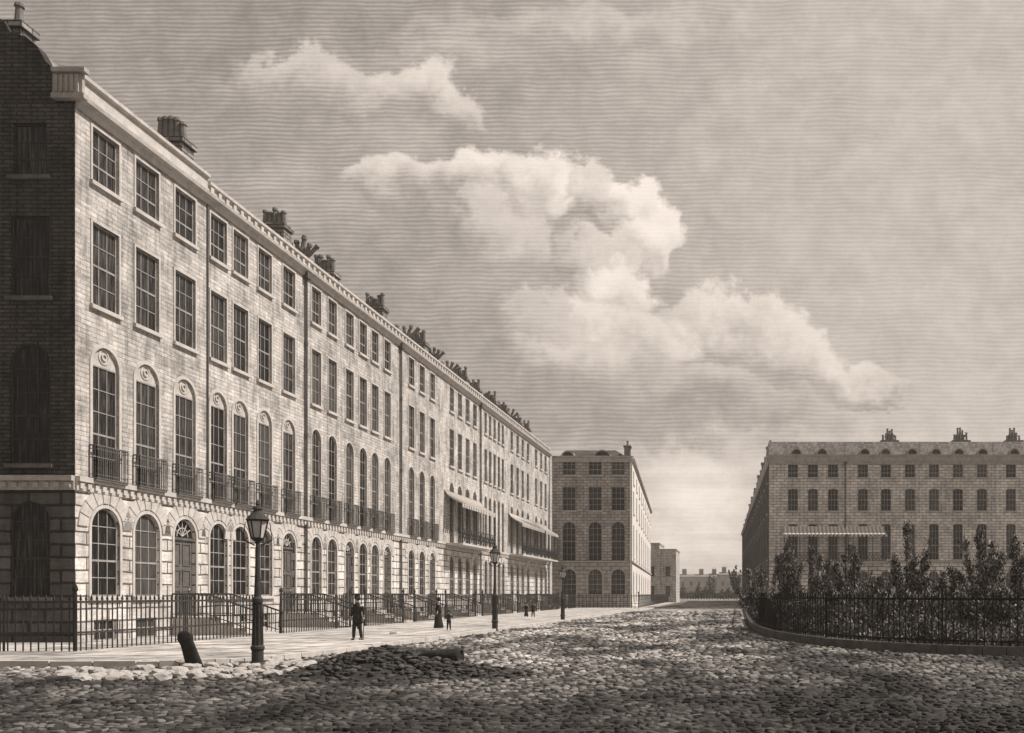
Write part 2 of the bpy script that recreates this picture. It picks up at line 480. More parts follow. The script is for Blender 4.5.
def add_window(parent, cx, z0, w_, h, arch=0, nx=3, nz=4, dark=False, sill=True, surr=0.0, vous=False, balc=False, dens=1.0):
    wn = obj('window', window_me(w_, h, arch, nx, nz, dens, dark == 2), parent, (cx, 0, z0))
    obj('pane', pane_me(w_, h, arch), wn)
    if sill: obj('sill', sill_me(w_, dark), wn)
    if surr: obj('surround', surround_me(w_, h, arch, surr, dark), wn)
    if vous: obj('arch_stones', voussoir_me(w_, h, dark), wn)
    if balc: obj('balcony_railing', balconet_me(w_), wn, (0, 0, .0))
    return wn
def medallion_me(w_, h):
    def fn():
        mb = MB()
        # lunette panel with a little rosette
        r = w_ / 2
        pts = [(r * math.cos(math.pi * k / 12), r * math.sin(math.pi * k / 12)) for k in range(13)]
        mb.slab(pts, [], .07, .1)
        for rr, y in ((.26, .045), (.13, .02)):
            c_ = [(rr * math.cos(2 * math.pi * k / 14), .34 + rr * math.sin(2 * math.pi * k / 14)) for k in range(14)]
            c2 = [((rr - .05) * math.cos(2 * math.pi * k / 14), .34 + (rr - .05) * math.sin(2 * math.pi * k / 14)) for k in range(14)]
            mb.slab(c_, [c2], y, .075)
        return mb.mesh('lunette', M['stone'])
    return cached(('m', w_, h), fn)
def add_door(parent, cx, z0, w_, h, dark=False, vous=True):
    """arched doorway: fanlight with radiating bars above a panelled door"""
    sp = h - w_ / 2 - .05
    def fn():
        mb = MB(); mb.box(-w_ / 2, w_ / 2, REV + .05, REV + .1, 0, sp - .08)
        for sx in (-1, 1):
            for z0_, z1_ in ((.15, 1.0), (1.15, 1.8), (1.95, sp - .2)):
                xa, xb = sorted((sx * .07, sx * (w_ / 2 - .14)))
                mb.slab([(xa, z0_), (xb, z0_), (xb, z1_), (xa, z1_)], [[(xa + .04, z0_ + .04), (xb - .04, z0_ + .04), (xb - .04, z1_ - .04), (xa + .04, z1_ - .04)]], REV + .02, REV + .06)
        mb.box(-w_ / 2, w_ / 2, REV - .02, REV + .05, sp - .08, sp + .02)
        return mb.mesh('door', M['door'])
    d_ = obj('door', cached(('d', w_, h), fn), parent, (cx, 0, z0))
    def fn2():
        mb = MB(); r = w_ / 2
        pts = [(r * math.cos(math.pi * k / 12), r * math.sin(math.pi * k / 12)) for k in range(13)]
        mb.slab(pts, [], REV + .03, REV + .05)
        return mb.mesh('fanlight_pane', M['glass'])
    def fn3():
        mb = MB(); r = w_ / 2
        for k in range(1, 6):
            a = math.pi * k / 6; mb.bar((0, REV + .01, .02), (r * .93 * math.cos(a), REV + .01, r * .93 * math.sin(a)), .018, 4)
        for rr in (.96, .5):
            pr = None
            for k in range(13):
                a = math.pi * k / 12; q = (r * rr * math.cos(a), REV + .01, r * rr * math.sin(a))
                if pr: mb.bar(pr, q, .022, 4)
                pr = q
        return mb.mesh('fanlight', M['stone'])
    fl = obj('fanlight', cached(('f', w_), fn3), parent, (cx, 0, z0 + sp + .05))
    obj('fanlight_pane', cached(('fp', w_), fn2), fl)
    mb = MB(); mb.lathe([(.0, -.04), (.035, -.03), (.035, .0), (.0, .02)], 0, 0, 8)
    k = build(mb, 'door_knob', M['stone'], d_, (.32 * w_, REV, 1.05))
    obj('surround', surround_me(w_, h, 1.0, .11, dark), d_)
    if vous: obj('arch_stones', voussoir_me(w_, h, dark), d_)

def rect(x0, x1, z0, z1): return [(x0, z0), (x1, z0), (x1, z1), (x0, z1)]

def wall_face(parent, W, spec, mats, zb=5.35, ztop=17.55, rz=0, loc=(0, 0, 0), dark=False, name='front_wall', z_base=-.05):
    """one outside face of a house: lower stucco wall and upper brick wall, both with real openings.
    spec: list of dict(row, cx, w, ...)"""
    holder = obj(name, None, parent, loc, rz) if False else None
    low = [s for s in spec if s['z0'] < zb - .3]; up = [s for s in spec if s['z0'] >= zb - .3]
    mb = MB(); mb.slab(rect(0, W, z_base, zb), [arch_pts(s['cx'], s['z0'], s['z0'] + s['h'], s['w'], s.get('arch', 0)) for s in low], 0, .22)
    lo = build(mb, 'ground_floor_wall', mats[0], parent, loc, rz)
    mb = MB(); mb.slab(rect(0, W, zb, ztop), [arch_pts(s['cx'], s['z0'], s['z0'] + s['h'], s['w'], s.get('arch', 0)) for s in up], 0, .22)
    hi = build(mb, 'upper_wall', mats[1], parent, loc, rz)
    for s in spec:
        host = lo if s in low else hi
        if s.get('door'):
            add_door(host, s['cx'], s['z0'], s['w'], s['h'], dark); continue
        if s.get('lunette'):
            hh = s['h'] - s['w'] / 2
            wn = add_window(host, s['cx'], s['z0'], s['w'], hh, 0, s.get('nx', 3), s.get('nz', 4), dark, False, 0, False, s.get('balc', False))
            obj('lunette', medallion_me(s['w'], hh), wn, (0, 0, hh))
            obj('surround', surround_me(s['w'], s['h'], 1.0, .12, dark, 'surround'), wn)
            continue
        add_window(host, s['cx'], s['z0'], s['w'], s['h'], s.get('arch', 0), s.get('nx', 3), s.get('nz', 4), dark,
                   s.get('sill', True), s.get('surr', 0), s.get('vous', False), s.get('balc', False), s.get('dens', 1.0))
    return lo, hi

def house_rows(cxs, w_, doors=(), detail=2, balc=True, lun=False, arch1=True, basement=True):
    sp = []
    for i, cx in enumerate(cxs):
        if i in doors:
            sp.append(dict(cx=cx, z0=.84, w=w_ + .1, h=3.76, arch=1.0, door=True))
        else:
            sp.append(dict(cx=cx, z0=1.62, w=w_ + .1, h=2.98, arch=1.0, nz=5, sill=True, surr=.11, vous=detail > 1))
            if basement: sp.append(dict(cx=cx, z0=.12, w=w_ * .85, h=.72, nz=2, sill=False, dens=.9))
        if lun: sp.append(dict(cx=cx, z0=5.5, w=w_, h=4.5, lunette=True, arch=1.0, nz=5, balc=balc))
        else: sp.append(dict(cx=cx, z0=5.5, w=w_, h=4.55, arch=1.0 if arch1 else 0, nz=6, sill=False, balc=balc, surr=.07 if detail > 1 else 0))
        sp.append(dict(cx=cx, z0=11.3, w=w_, h=2.75, nz=4, surr=.08 if detail > 1 else 0))
        sp.append(dict(cx=cx, z0=15.4, w=w_, h=1.8, nz=3, surr=.08 if detail > 1 else 0))
    return sp

def string_course(parent, W, z, mat, rz=0, loc=(0, 0, 0), blocks=True):
    mb = MB()
    mb.box(0, W, -.16, -.003, z - .05, z + .12)
    if blocks:
        mb.box(0, W, -.06, -.003, z - .34, z - .052)
        n = int(W / .34)
        for k in range(n):
            x = (k + .25) * W / n
            mb.box(x, x + W / n * .5, -.12, -.062, z - .27, z - .10)
    return build(mb, 'string_course', mat, parent, loc, rz)
def cornice(parent, W, zc, zt, mat, rz=0, loc=(0, 0, 0), ticks=True, ov=0.0):
    mb = MB()
    mb.prism([(-.02, zc - .22), (-.10, zc - .2), (-.14, zc - .04), (-.30, zc + .04), (-.33, zc + .16), (-.02, zc + .2)], -ov, W)
    mb.box(-ov * .2, W, -.04, .35, zc + .202, zt - .16)
    mb.prism([(-.04, zt - .16), (-.16, zt - .12), (-.16, zt), (.42, zt), (.42, zt - .16)], -ov * .4, W)
    if ticks:
        n = int(W / .55)
        for k in range(n):
            x = (k + .2) * W / n
            mb.box(x, x + .2, -.115, -.042, zc + .21, zt - .165)
    return build(mb, 'cornice', mat, parent, loc, rz)
def pot_cluster(n, fan=False, h=.95):
    pass
def chimney(parent, x, y, z0, z1, lx, ly, pots, fan=False):
    mb = MB(); mb.box(x - lx / 2, x + lx / 2, y - ly / 2, y + ly / 2, z0, z1 - .22)
    mb.box(x - lx / 2 - .09, x + lx / 2 + .09, y - ly / 2 - .09, y + ly / 2 + .09, z1 - .22, z1)
    ch = build(mb, 'chimney', M['chim'], parent)
    long_y = ly > lx
    for k in range(pots):
        t_ = (k + .5) / pots - .5
        px_, py_ = (x, y + t_ * ly * .92) if long_y else (x + t_ * lx * .92, y)
        ln = t_ * 1.9 if fan else random.uniform(-.04, .04)
        hp = 1.15 * random.uniform(.85, 1.15) if fan else .8 * random.uniform(.7, 1.3)
        mb = MB()
        if fan: px_, py_ = x + (px_ - x) * .4, y + (py_ - y) * .4
        a = Vector((px_, py_, z1)); dvec = Vector((0, math.sin(ln), math.cos(ln))) if long_y else Vector((math.sin(ln), 0, math.cos(ln)))
        mb.bar(a, a + dvec * hp, .14, 8, .10); mb.bar(a + dvec * hp * .86, a + dvec * hp, .15, 8, .13)
        build(mb, 'chimney_pot', M['pot'], ch)
    return ch

def stoop(parent, cx, w_=1.5, depth=3.25, rails=True):
    mb = MB(); n = 4; z0 = .82
    land = 1.3
    for k in range(n):
        z = z0 * (n - k) / n; y1 = -(land + (depth - land) * k / n); y2 = -(land + (depth - land) * (k + 1) / n)
        if k == 0: y1 = -.005
        mb.box(cx - w_ / 2, cx + w_ / 2, y2 if k else -(land + (depth - land) / n), y1, -.04, z + .0005 * k)
    st = build(mb, 'front_steps', M['stone'], parent)
    for sx in (-1, 1):
        x = cx + sx * (w_ / 2 + .05); mb = MB()
        pts = [(0.0, z0 + .0), (-land, z0), (-depth - .15, .1)]
        for a, b_ in zip(pts[:-1], pts[1:]):
            mb.bar((x, a[0] - .02, a[1] + .88), (x, b_[0], b_[1] + .88), .035, 5)
            mb.bar((x, a[0] - .02, a[1] + .12), (x, b_[0], b_[1] + .12), .02, 4)
            L = abs(b_[0] - a[0]); m_ = max(2, round(L / .16))
            for k in range(m_ + 1):
                y = a[0] + (b_[0] - a[0]) * k / m_; z = a[1] + (b_[1] - a[1]) * k / m_
                mb.bar((x, y - .02, z - .05), (x, y - .02, z + .88), .017, 4)
        build(mb, 'stair_railing', M['iron'], parent)

def canopy(parent, x0, x1, z0=9.35, dark=False):
    mb = MB(); prof = []
    for k in range(7):
        t_ = k / 6; prof.append((-.02 - 1.35 * t_, z0 - 1.0 * (t_ ** .6)))
    under = [(y, z - .05) for y, z in prof[::-1]]
    mb.prism(prof + under, x0, x1)
    n = int((x1 - x0) / .45)
    for k in range(n + 1):
        x = x0 + (x1 - x0) * k / n
        for a, b_ in zip(prof[:-1], prof[1:]): mb.bar((x, a[0], a[1] + .02), (x, b_[0], b_[1] + .02), .03, 4)
        mb.box(x - .14, x + .14, prof[-1][0] - .03, prof[-1][0], prof[-1][1] - .30, prof[-1][1] - .04)
    build(mb, 'balcony_canopy', M['canvas'], parent)
    mb = MB(); mb.box(x0, x1, -1.4, -.17, 5.3, 5.46)
    build(mb, 'balcony_floor', M['stone_dark' if dark else 'stone'], parent)
    mb = MB(); n = max(2, round((x1 - x0) / 1.7))
    for k in range(n + 1):
        x = x0 + .08 + (x1 - x0 - .16) * k / n
        mb.bar((x, -1.34, 5.46), (x, -1.34, prof[-1][1] - .02), .05, 6)
        if k < n:
            xn = x0 + .08 + (x1 - x0 - .16) * (k + 1) / n
            mb.bar((x, -1.34, 6.5), (xn, -1.34, 6.5), .04, 4); mb.bar((x, -1.34, 5.6), (xn, -1.34, 5.6), .025, 4)
            mb.bar((x, -1.34, 6.4), (xn, -1.34, 6.4), .02, 4)
            q = 4; dx = (xn - x) / q
            for j in range(q):
                xa = x + j * dx
                mb.bar((xa, -1.34, 5.6), (xa + dx, -1.34, 6.4), .024, 4); mb.bar((xa + dx, -1.34, 5.6), (xa, -1.34, 6.4), .024, 4)
                mb.bar((xa, -1.34, 5.6), (xa, -1.34, 6.4), .02, 4)
    build(mb, 'balcony_railing', M['iron'], parent)

def shell(parent, W, D, zt, mat, left=True, right=True, z_base=-.05):
    """side and back walls"""
    mb = MB()
    if left: mb.quad((0, D, z_base), (0, .22, z_base), (0, .22, zt), (0, D, zt))
    if right: mb.quad((W, .22, z_base), (W, D, z_base), (W, D, zt), (W, .22, zt))
    mb.quad((W, D, z_base), (0, D, z_base), (0, D, zt), (W, D, zt))
    return build(mb, 'side_wall', mat, parent)
def roof_low(parent, W, D, z0, rise, mat, inset=.45):
    mb = MB(); mb.prism([(inset, z0 - .5), (inset, z0 - .1), (D * .5, z0 + rise), (D, z0 - .1), (D, z0 - .5)], .01, W - .01)
    return build(mb, 'roof', mat, parent)

def drainpipe(parent, x, zt=17.3, z0=0.0):
    mb = MB(); mb.bar((x, -.1, z0), (x, -.1, zt), .065, 8)
    for z in (5.0, 9.5, 14.0): mb.bar((x, -.1, z), (x, -.1, z + .18), .09, 8)
    mb.box(x - .2, x + .2, -.26, -.01, zt, zt + .3)
    build(mb, 'drainpipe', M['lead'], parent)


# ================================================================== SETTING: ground, road, pavement
def flat(name, pts, z, mat):
    mb = MB(); mb.quad(*[(x, y, z) for x, y in pts]); return struct(build(mb, name, mat))
flat('ground', [(-3000, -400), (3000, -400), (3000, 4000), (-3000, 4000)], 0.0, M['earth'])
kerb_line = [(-90, 20.4), (-40, 20.5), (-14.5, 20.6), (-12.6, 20.9), (-11.7, 21.8), (-11.3, 23.5), (-11.0, 30), (-10.6, 42), (-10.2, 60), (-9.9, 80), (-9.5, 100), (-8.4, 122),
             (-7.7, 139), (-8.2, 152), (-10.5, 166), (-16, 176), (-26, 180)]
# pavement slab: kerb line closed behind the houses
def poly_prism(pts, z0, z1, name, mat, ngon_split=True):
    me = bpy.data.meshes.new(name); bm = bmesh.new()
    vs = [bm.verts.new((x, y, z1)) for x, y in pts]; lo = [bm.verts.new((x, y, z0)) for x, y in pts]
    tris = tessellate_polygon([[Vector((x, y, 0)) for x, y in pts]])
    for t_ in tris:
        f = bm.faces.new([vs[k] for k in t_])
        f.normal_update()
        if f.normal.z < 0: f.normal_flip()
    n = len(pts)
    for k in range(n): bm.faces.new([vs[k], lo[k], lo[(k + 1) % n], vs[(k + 1) % n]])
    bm.to_mesh(me); bm.free(); me.materials.append(mat)
    return struct(obj(name, me))
# smooth the kerb line
def subdiv(pts, step):
    out = []
    for a, b_ in zip(pts[:-1], pts[1:]):
        L = math.dist(a, b_); n = max(1, round(L / step))
        for k in range(n): out.append((a[0] + (b_[0] - a[0]) * k / n, a[1] + (b_[1] - a[1]) * k / n))
    return out + [pts[-1]]
def chaikin(pts, it=2):
    for _ in range(it):
        o = [pts[0]]
        for a, b_ in zip(pts[:-1], pts[1:]):
            o += [(a[0] * .75 + b_[0] * .25, a[1] * .75 + b_[1] * .25), (a[0] * .25 + b_[0] * .75, a[1] * .25 + b_[1] * .75)]
        pts = o + [pts[-1]]
    return pts
kl = chaikin(kerb_line)
inner = [(x - .26, y + .02 if y > 24 else y + .26) for x, y in kl]
poly_prism(inner + [(-26, 180), (-90, 180)], -.05, .14, 'pavement', M['flags'])
def ribbon_prism(line, wid, z0, z1, name, mat, side=1, step=1.1, gap=.015, jitter=.012):
    """a row of kerb stones following a line"""
    mb = MB(); pts = subdiv(line, step)
    for a, b_ in zip(pts[:-1], pts[1:]):
        dx, dy_ = b_[0] - a[0], b_[1] - a[1]; L = math.hypot(dx, dy_)
        if L < .05: continue
        tx, ty = dx / L, dy_ / L; nx_, ny_ = -ty * side, tx * side
        j = random.uniform(-jitter, jitter)
        p = [(a[0] + tx * gap, a[1] + ty * gap), (b_[0] - tx * gap, b_[1] - ty * gap)]
        q = [(p[1][0] + nx_ * wid, p[1][1] + ny_ * wid), (p[0][0] + nx_ * wid, p[0][1] + ny_ * wid)]
        c4 = p + q
        i = len(mb.v); zt = z1 + j
        mb.v += [(x, y, z0) for x, y in c4] + [(x, y, zt) for x, y in c4]
        mb.f += [tuple(i + k for k in f) for f in ((4, 5, 6, 7), (0, 1, 5, 4), (1, 2, 6, 5), (2, 3, 7, 6), (3, 0, 4, 7))]
    return struct(build(mb, name, mat))
ribbon_prism(kl, .25, -.02, .155, 'kerb', M['stone'], 1)
# garden edge on the right
garden_line = [(1.2, 150), (.95, 100), (.80, 60), (.78, 47), (1.0, 39.5), (1.7, 33.5), (2.9, 29.6), (4.6, 26.6), (6.6, 24.9), (9.0, 24.2), (13, 24.0), (40, 24.0)]
gl = chaikin(garden_line)
poly_prism(gl + [(40, 92), (1.2, 92)] if False else [(x + .1 if x < 3 else x, y + .1) for x, y in gl if y < 93] + [(40, 93)], -.03, .10, 'garden_bed', M['mud'])
# road: dark mud bed near, worn setts far off
flat('road_bed', [(-90, -20), (60, -20), (60, 62), (-90, 62)], .004, M['mud'])
flat('road', [(-60, 61), (60, 61), (80, 600), (-80, 600)], .008, M['road_far'])

def inside(px_, py_, poly):
    c_ = np.zeros(len(px_), bool); n = len(poly)
    for i in range(n):
        x1, y1 = poly[i]; x2, y2 = poly[(i + 1) % n]
        cond = ((y1 > py_) != (y2 > py_))
        with np.errstate(divide='ignore', invalid='ignore'):
            xi = (x2 - x1) * (py_ - y1) / (y2 - y1 + 1e-12) + x1
        c_ ^= cond & (px_ < xi)
    return c_
pave_poly = kl + [(-90, 180)]
gard_poly = [(x - .42, y - .25) for x, y in gl] + [(60, 24), (60, 160)]
# rows of individual stones
cx_, cy_, sx_, sy_ = [], [], [], []
y = 8.2
while y < 84:
    dy_ = min(.075 + .0078 * y, .55); wx = min(.085 + .0050 * y, .45)
    xl = -.86 * y - 2.5; xr = .36 * y + 3.0
    x = xl + random.random() * wx
    row_ph = random.uniform(0, 6)
    while x < xr:
        wj = wx * random.uniform(.55, 1.5)
        cx_.append(x + wj / 2); cy_.append(y + .25 * dy_ * math.sin(x * .55 + row_ph) + random.uniform(-.12, .12) * dy_ + dy_ / 2)
        sx_.append(wj / 2 * random.uniform(.8, .95)); sy_.append(dy_ / 2 * random.uniform(.45, .88))
        x += wj
    y += dy_
cx_, cy_, sx_, sy_ = map(np.array, (cx_, cy_, sx_, sy_))
keep = ~inside(cx_, cy_, pave_poly) & ~inside(cx_, cy_, gard_poly) & (rng.random(len(cx_)) > .03)
cx_, cy_, sx_, sy_ = cx_[keep], cy_[keep], sx_[keep], sy_[keep]
N = len(cx_)
K = 8
ang = 2 * np.pi * np.arange(K) / K + np.pi / 8
def squ(a): # squarish ring
    c0, s0 = np.cos(a), np.sin(a); m_ = (np.abs(c0) ** 3.2 + np.abs(s0) ** 3.2) ** (1 / 3.2)
    return c0 / m_, s0 / m_
rc, rs = squ(ang)
rings = [(1.0, -.02), (.93, .62), (.66, .93)]
V = np.zeros((N, 3 * K + 1, 3), np.float32)
hgt = rng.uniform(.004, .036, N) * (.6 + cy_ / 34)
jit = rng.uniform(.74, 1.14, (N, K))
tx = rng.uniform(-.5, .5, N); ty = rng.uniform(-.6, .6, N)
rot = rng.uniform(-.18, .18, N)
for j, (r, z) in enumerate(rings):
    lx = rc[None] * sx_[:, None] * r * jit; ly = rs[None] * sy_[:, None] * r * jit
    V[:, j * K:(j + 1) * K, 0] = cx_[:, None] + lx * np.cos(rot)[:, None] - ly * np.sin(rot)[:, None]
    V[:, j * K:(j + 1) * K, 1] = cy_[:, None] + lx * np.sin(rot)[:, None] + ly * np.cos(rot)[:, None]
    V[:, j * K:(j + 1) * K, 2] = .006 + hgt[:, None] * z + ((tx[:, None] * lx + ty[:, None] * ly) * .5 if j else 0)
V[:, 3 * K, 0] = cx_; V[:, 3 * K, 1] = cy_; V[:, 3 * K, 2] = .006 + hgt
faces = []
for j in range(2):
    for k in range(K): faces.append((j * K + k, j * K + (k + 1) % K, (j + 1) * K + (k + 1) % K, (j + 1) * K + k))
for k in range(K): faces.append((2 * K + k, 2 * K + (k + 1) % K, 3 * K))
def fast_mesh(name, V, faces, mat, smooth=True):
    """same face list repeated over N islands"""
    N, nv, _ = V.shape
    me = bpy.data.meshes.new(name); me.vertices.add(N * nv); me.vertices.foreach_set('co', V.reshape(-1).astype(np.float32))
    idx = np.concatenate([np.array(f) for f in faces]); tot = np.array([len(f) for f in faces])
    L = (idx[None] + (np.arange(N) * nv)[:, None]).reshape(-1)
    me.loops.add(len(L)); me.loops.foreach_set('vertex_index', L.astype(np.int32))
    ct = np.tile(tot, N); st_ = np.concatenate([[0], np.cumsum(ct)[:-1]])
    me.polygons.add(len(ct)); me.polygons.foreach_set('loop_start', st_.astype(np.int32))
    me.update(calc_edges=True)
    if smooth: me.polygons.foreach_set('use_smooth', [True] * len(me.polygons))
    me.materials.append(mat); me.validate(); return me
print('setts', N)
struct(obj('cobbled_road', fast_mesh('cobbled_road', V, faces, M['sett'], False)))

# ================================================================== LEFT TERRACE
FX = -21.3
def left_house(label, y0, y1, cxs, w_, doors, zt=18.35, ticks=True, lun=False, detail=2, D=12.0, balc=True, pipe=True, arch1=True, chim=(), nx=3):
    W = y1 - y0
    h = thing('terraced_house', label, 'house', (FX, y0, 0), R(90), 'terraced houses along the left side')
    cx = [c_ - y0 for c_ in cxs]
    sp = house_rows(cx, w_, doors, detail, balc, lun, arch1)
    for s in sp: s.setdefault('nx', nx)
    wall_face(h, W, sp, (M['rustic'], M['brick']))
    string_course(h, W, 5.4, M['stone'])
    cornice(h, W, 17.62, zt, M['stone'], ticks=ticks)
    for i in doors: stoop(h, cx[i])
    return h, W, D
houses_l = []
# --- corner house
h1, W1, D1 = left_house('corner house with dark flank wall at the near left end of the terrace', 29.05, 36.3, [30.45, 32.6, 34.85], 1.28, (2,), zt=18.6, ticks=False, lun=True)
gs = []
for k in range(4):
    cx = D1 - 1.45 - 3.1 * k
    if cx < 1: continue
    gs += [dict(cx=cx, z0=1.6, w=1.3, h=3.1, arch=1.0, nz=5), dict(cx=cx, z0=5.9, w=1.3, h=3.9, arch=1.0, nz=5, sill=True),
           dict(cx=cx, z0=11.3, w=1.25, h=2.6, nz=4), dict(cx=cx, z0=15.2, w=1.1, h=1.7, nz=3)]
for s in gs: s.setdefault('nx', 3)
wall_face(h1, D1 - .005, gs, (M['shade_rustic'], M['shade_brick']), rz=R(-90), loc=(-.004, D1, 0), dark=2)  # darker wall colours deepen the shade of this flank
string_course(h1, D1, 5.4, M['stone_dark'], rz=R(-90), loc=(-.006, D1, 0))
shell(h1, W1, D1, 17.5, M['shade_brick'], left=False)
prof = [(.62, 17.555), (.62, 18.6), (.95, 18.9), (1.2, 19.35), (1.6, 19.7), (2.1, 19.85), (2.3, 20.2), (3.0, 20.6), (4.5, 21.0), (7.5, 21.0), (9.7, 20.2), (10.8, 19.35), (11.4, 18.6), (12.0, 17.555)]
mb = MB(); mb.prism(prof, -.004, .35); build(mb, 'gable', M['shade_brick'], h1)
mb = MB(); mb.prism([(y_ * .998 + .02, z - .12) for y_, z in prof], .352, W1 - .01); build(mb, 'roof', M['slate'], h1)
mb = MB(); mb.box(-.10, .02, -.3, .66, 17.8, 18.45); mb.box(-.22, .02, -.45, .62, 18.46, 18.6); mb.box(-.2, .02, -.42, .64, 17.62, 17.78)
for k in range(5): mb.box(-.15, -.1, -.2 + k * .17, -.12 + k * .17, 17.85, 18.4)
build(mb, 'cornice_return', M['stone_dark'], h1)
chimney(h1, .55, 2.25, 19.6, 20.35, .6, .6, 1)
# --- the rest
specs = [
    ('second house of the left terrace, four bays wide with lunettes over tall windows', 36.3, 44.58, [37.1, 38.75, 40.75, 42.95], 1.15, (3,), dict(lun=True)),
    ('third house of the left terrace, six bays wide between two dark drainpipes', 44.58, 57.22, [45.75, 47.57, 49.7, 51.5, 53.2, 55.1], 1.0, (2, 5), dict()),
    ('fourth house of the left terrace, three bays wide, just before the first canopied balcony', 57.22, 65.0, [59.2, 61.2, 63.3], 1.0, (2,), dict()),
    ('fifth house of the left terrace, carrying the nearer curved balcony canopy', 65.0, 75.2, [67.7, 69.7, 71.7, 73.7], 1.05, (3,), dict(balc=False, detail=1)),
    ('sixth house of the left terrace, five narrow bays between the two canopied balconies', 75.2, 84.3, [76.9, 78.3, 79.75, 81.2, 82.6], .8, (4,), dict(balc=False, detail=1, nx=2)),
    ('seventh house of the left terrace, under the start of the farther balcony canopy', 84.3, 94.5, [85.9, 88.2, 90.3, 92.6], 1.0, (3,), dict(balc=False, detail=1)),
    ('last house of the left terrace, meeting the dark end block at the corner', 94.5, 103.55, [96.4, 98.9, 101.2], 1.05, (0,), dict(balc=False, detail=1)),
]
HL = [h1]
for i, (lab, a, b_, cxs, w_, dr, kw) in enumerate(specs):
    h, W, D = left_house(lab, a, b_, cxs, w_, dr, **kw)
    shell(h, W, D, 17.5, M['shade_brick']); roof_low(h, W, D, 18.0, 1.2, M['slate'])
    HL.append(h)
    # stacks stand on the party wall and, in the wide houses, also over the middle
    chimney(h, .8, 1.9, 17.6, 20.35 - .10 * i, .8, 1.3, 5)
    if i in (1, 4, 5, 6): chimney(h, W * .5, 1.9, 17.6, 19.85, .8, 1.3, 5)
    if i in (1, 3): chimney(h, 2.3, 1.35, 17.6, 19.05, .5, .9, 6, fan=True)
    if i in (2, 3, 5): chimney(h, W * .62, 1.5, 17.6, 19.1, .5, .9, 5, fan=True)
for h, x in ((HL[1], 8.28 - .05), (HL[2], 12.64 - .05), (HL[4], 10.2 - .1)):
    drainpipe(h, x)
mb = MB(); mb.bar((7.25, -.03, 5.6), (7.25, -.03, 17.4), .045, 6); build(mb, 'drainpipe', M['lead'], HL[0])
canopy(HL[4], .9, 10.0); canopy(HL[6], .2, 10.2); canopy(HL[7], -.0, 6.8)

# ================================================================== END BLOCK
def plain_house(name_label, group, loc, W, D, cxs, w_, zt, dark=True, doors=(), mats=None, hs=None, rz=0, ticks=True, arch1=True, balc=False):
    h = thing('terraced_house', name_label, 'house', loc, rz, group)
    sp = house_rows(cxs, w_, doors, 1, balc, False, arch1, basement=False)
    for s in sp: s.setdefault('nx', 3)
    mats = mats or (M['rustic_far'], M['brick_far'])
    wall_face(h, W, sp, mats, dark=dark)
    string_course(h, W, 5.4, M['stone_dark'], blocks=False)
    cornice(h, W, 17.1, zt, M['stone_dark'], ticks=ticks)
    return h
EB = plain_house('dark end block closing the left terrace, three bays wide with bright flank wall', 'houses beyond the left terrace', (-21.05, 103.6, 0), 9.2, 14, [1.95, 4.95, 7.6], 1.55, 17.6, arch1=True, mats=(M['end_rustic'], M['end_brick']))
S0 = Vector((-11.85, 103.6)); S1 = Vector((-16.0, 171.0)); Ls = (S1 - S0).length; a_s = math.atan2(S1.y - S0.y, S1.x - S0.x)
sp = []
nb = 9
for k in range(nb):
    cx = (k + .5) * Ls / nb
    sp += [dict(cx=cx, z0=1.0, w=2.2, h=3.5, arch=1.0), dict(cx=cx, z0=5.9, w=2.0, h=4.0), dict(cx=cx, z0=11.2, w=2.0, h=2.7), dict(cx=cx, z0=14.7, w=2.0, h=1.6)]
wall_face(EB, Ls, sp, (M['stucco'], M['stucco']), rz=a_s, loc=(9.2 + .004, .004, 0), ztop=17.0)  # sunlit flank, its brightness raised through the wall colour
string_course(EB, Ls, 5.4, M['stone'], rz=a_s, loc=(9.21, 0, 0), blocks=False)
cornice(EB, Ls, 17.1, 17.6, M['stone'], rz=a_s, loc=(9.21, 0, 0), ticks=False)
# roof over the wedge-shaped block
mb = MB()
bx = S1.x + 21.05
mb.v = [(.4, .5, 17.3), (8.9, .5, 17.3), (bx - .5, 67, 17.3), (.4, 67, 17.3), (1.0, 3.2, 18.75), (6.9, 3.2, 18.75), (bx - 1.5, 64, 18.75), (1.0, 64, 18.75)]
mb.f = [(0, 1, 5, 4), (1, 2, 6, 5), (2, 3, 7, 6), (3, 0, 4, 7), (4, 5, 6, 7)]
build(mb, 'roof', M['slate_dark'], EB)
mb = MB(); mb.v = [(0, .22, -.05), (bx, 67.4, -.05), (0, 67.4, -.05), (0, .22, 17.4), (bx, 67.4, 17.4), (0, 67.4, 17.4)]; mb.f = [(0, 2, 5, 3), (2, 1, 4, 5)]
build(mb, 'side_wall', M['shade_brick'], EB)
def dormer(parent, x, y, z, w_=1.5, h=.95):
    mb = MB(); o_ = arch_pts(0, 0, h, w_, 1.0 if h >= w_ / 2 else .9); mb.slab(o_, [arch_pts(0, .1, h - .16, w_ - .36, .9)], 0, 1.6)
    d_ = build(mb, 'dormer', M['stone_dark'], parent, (x, y, z))
    mb = MB(); mb.slab(arch_pts(0, .1, h - .16, w_ - .36, .9), [], .15, .2); build(mb, 'pane', M['glass'], d_)
dormer(EB, 1.6, 1.0, 17.4, 1.6, 1.0); dormer(EB, 5.6, 1.0, 17.4, 2.2, 1.1)
chimney(EB, 8.5, 1.6, 17.3, 19.0, .7, .9, 1)
stoop(EB, 1.95, 1.6) if False else None

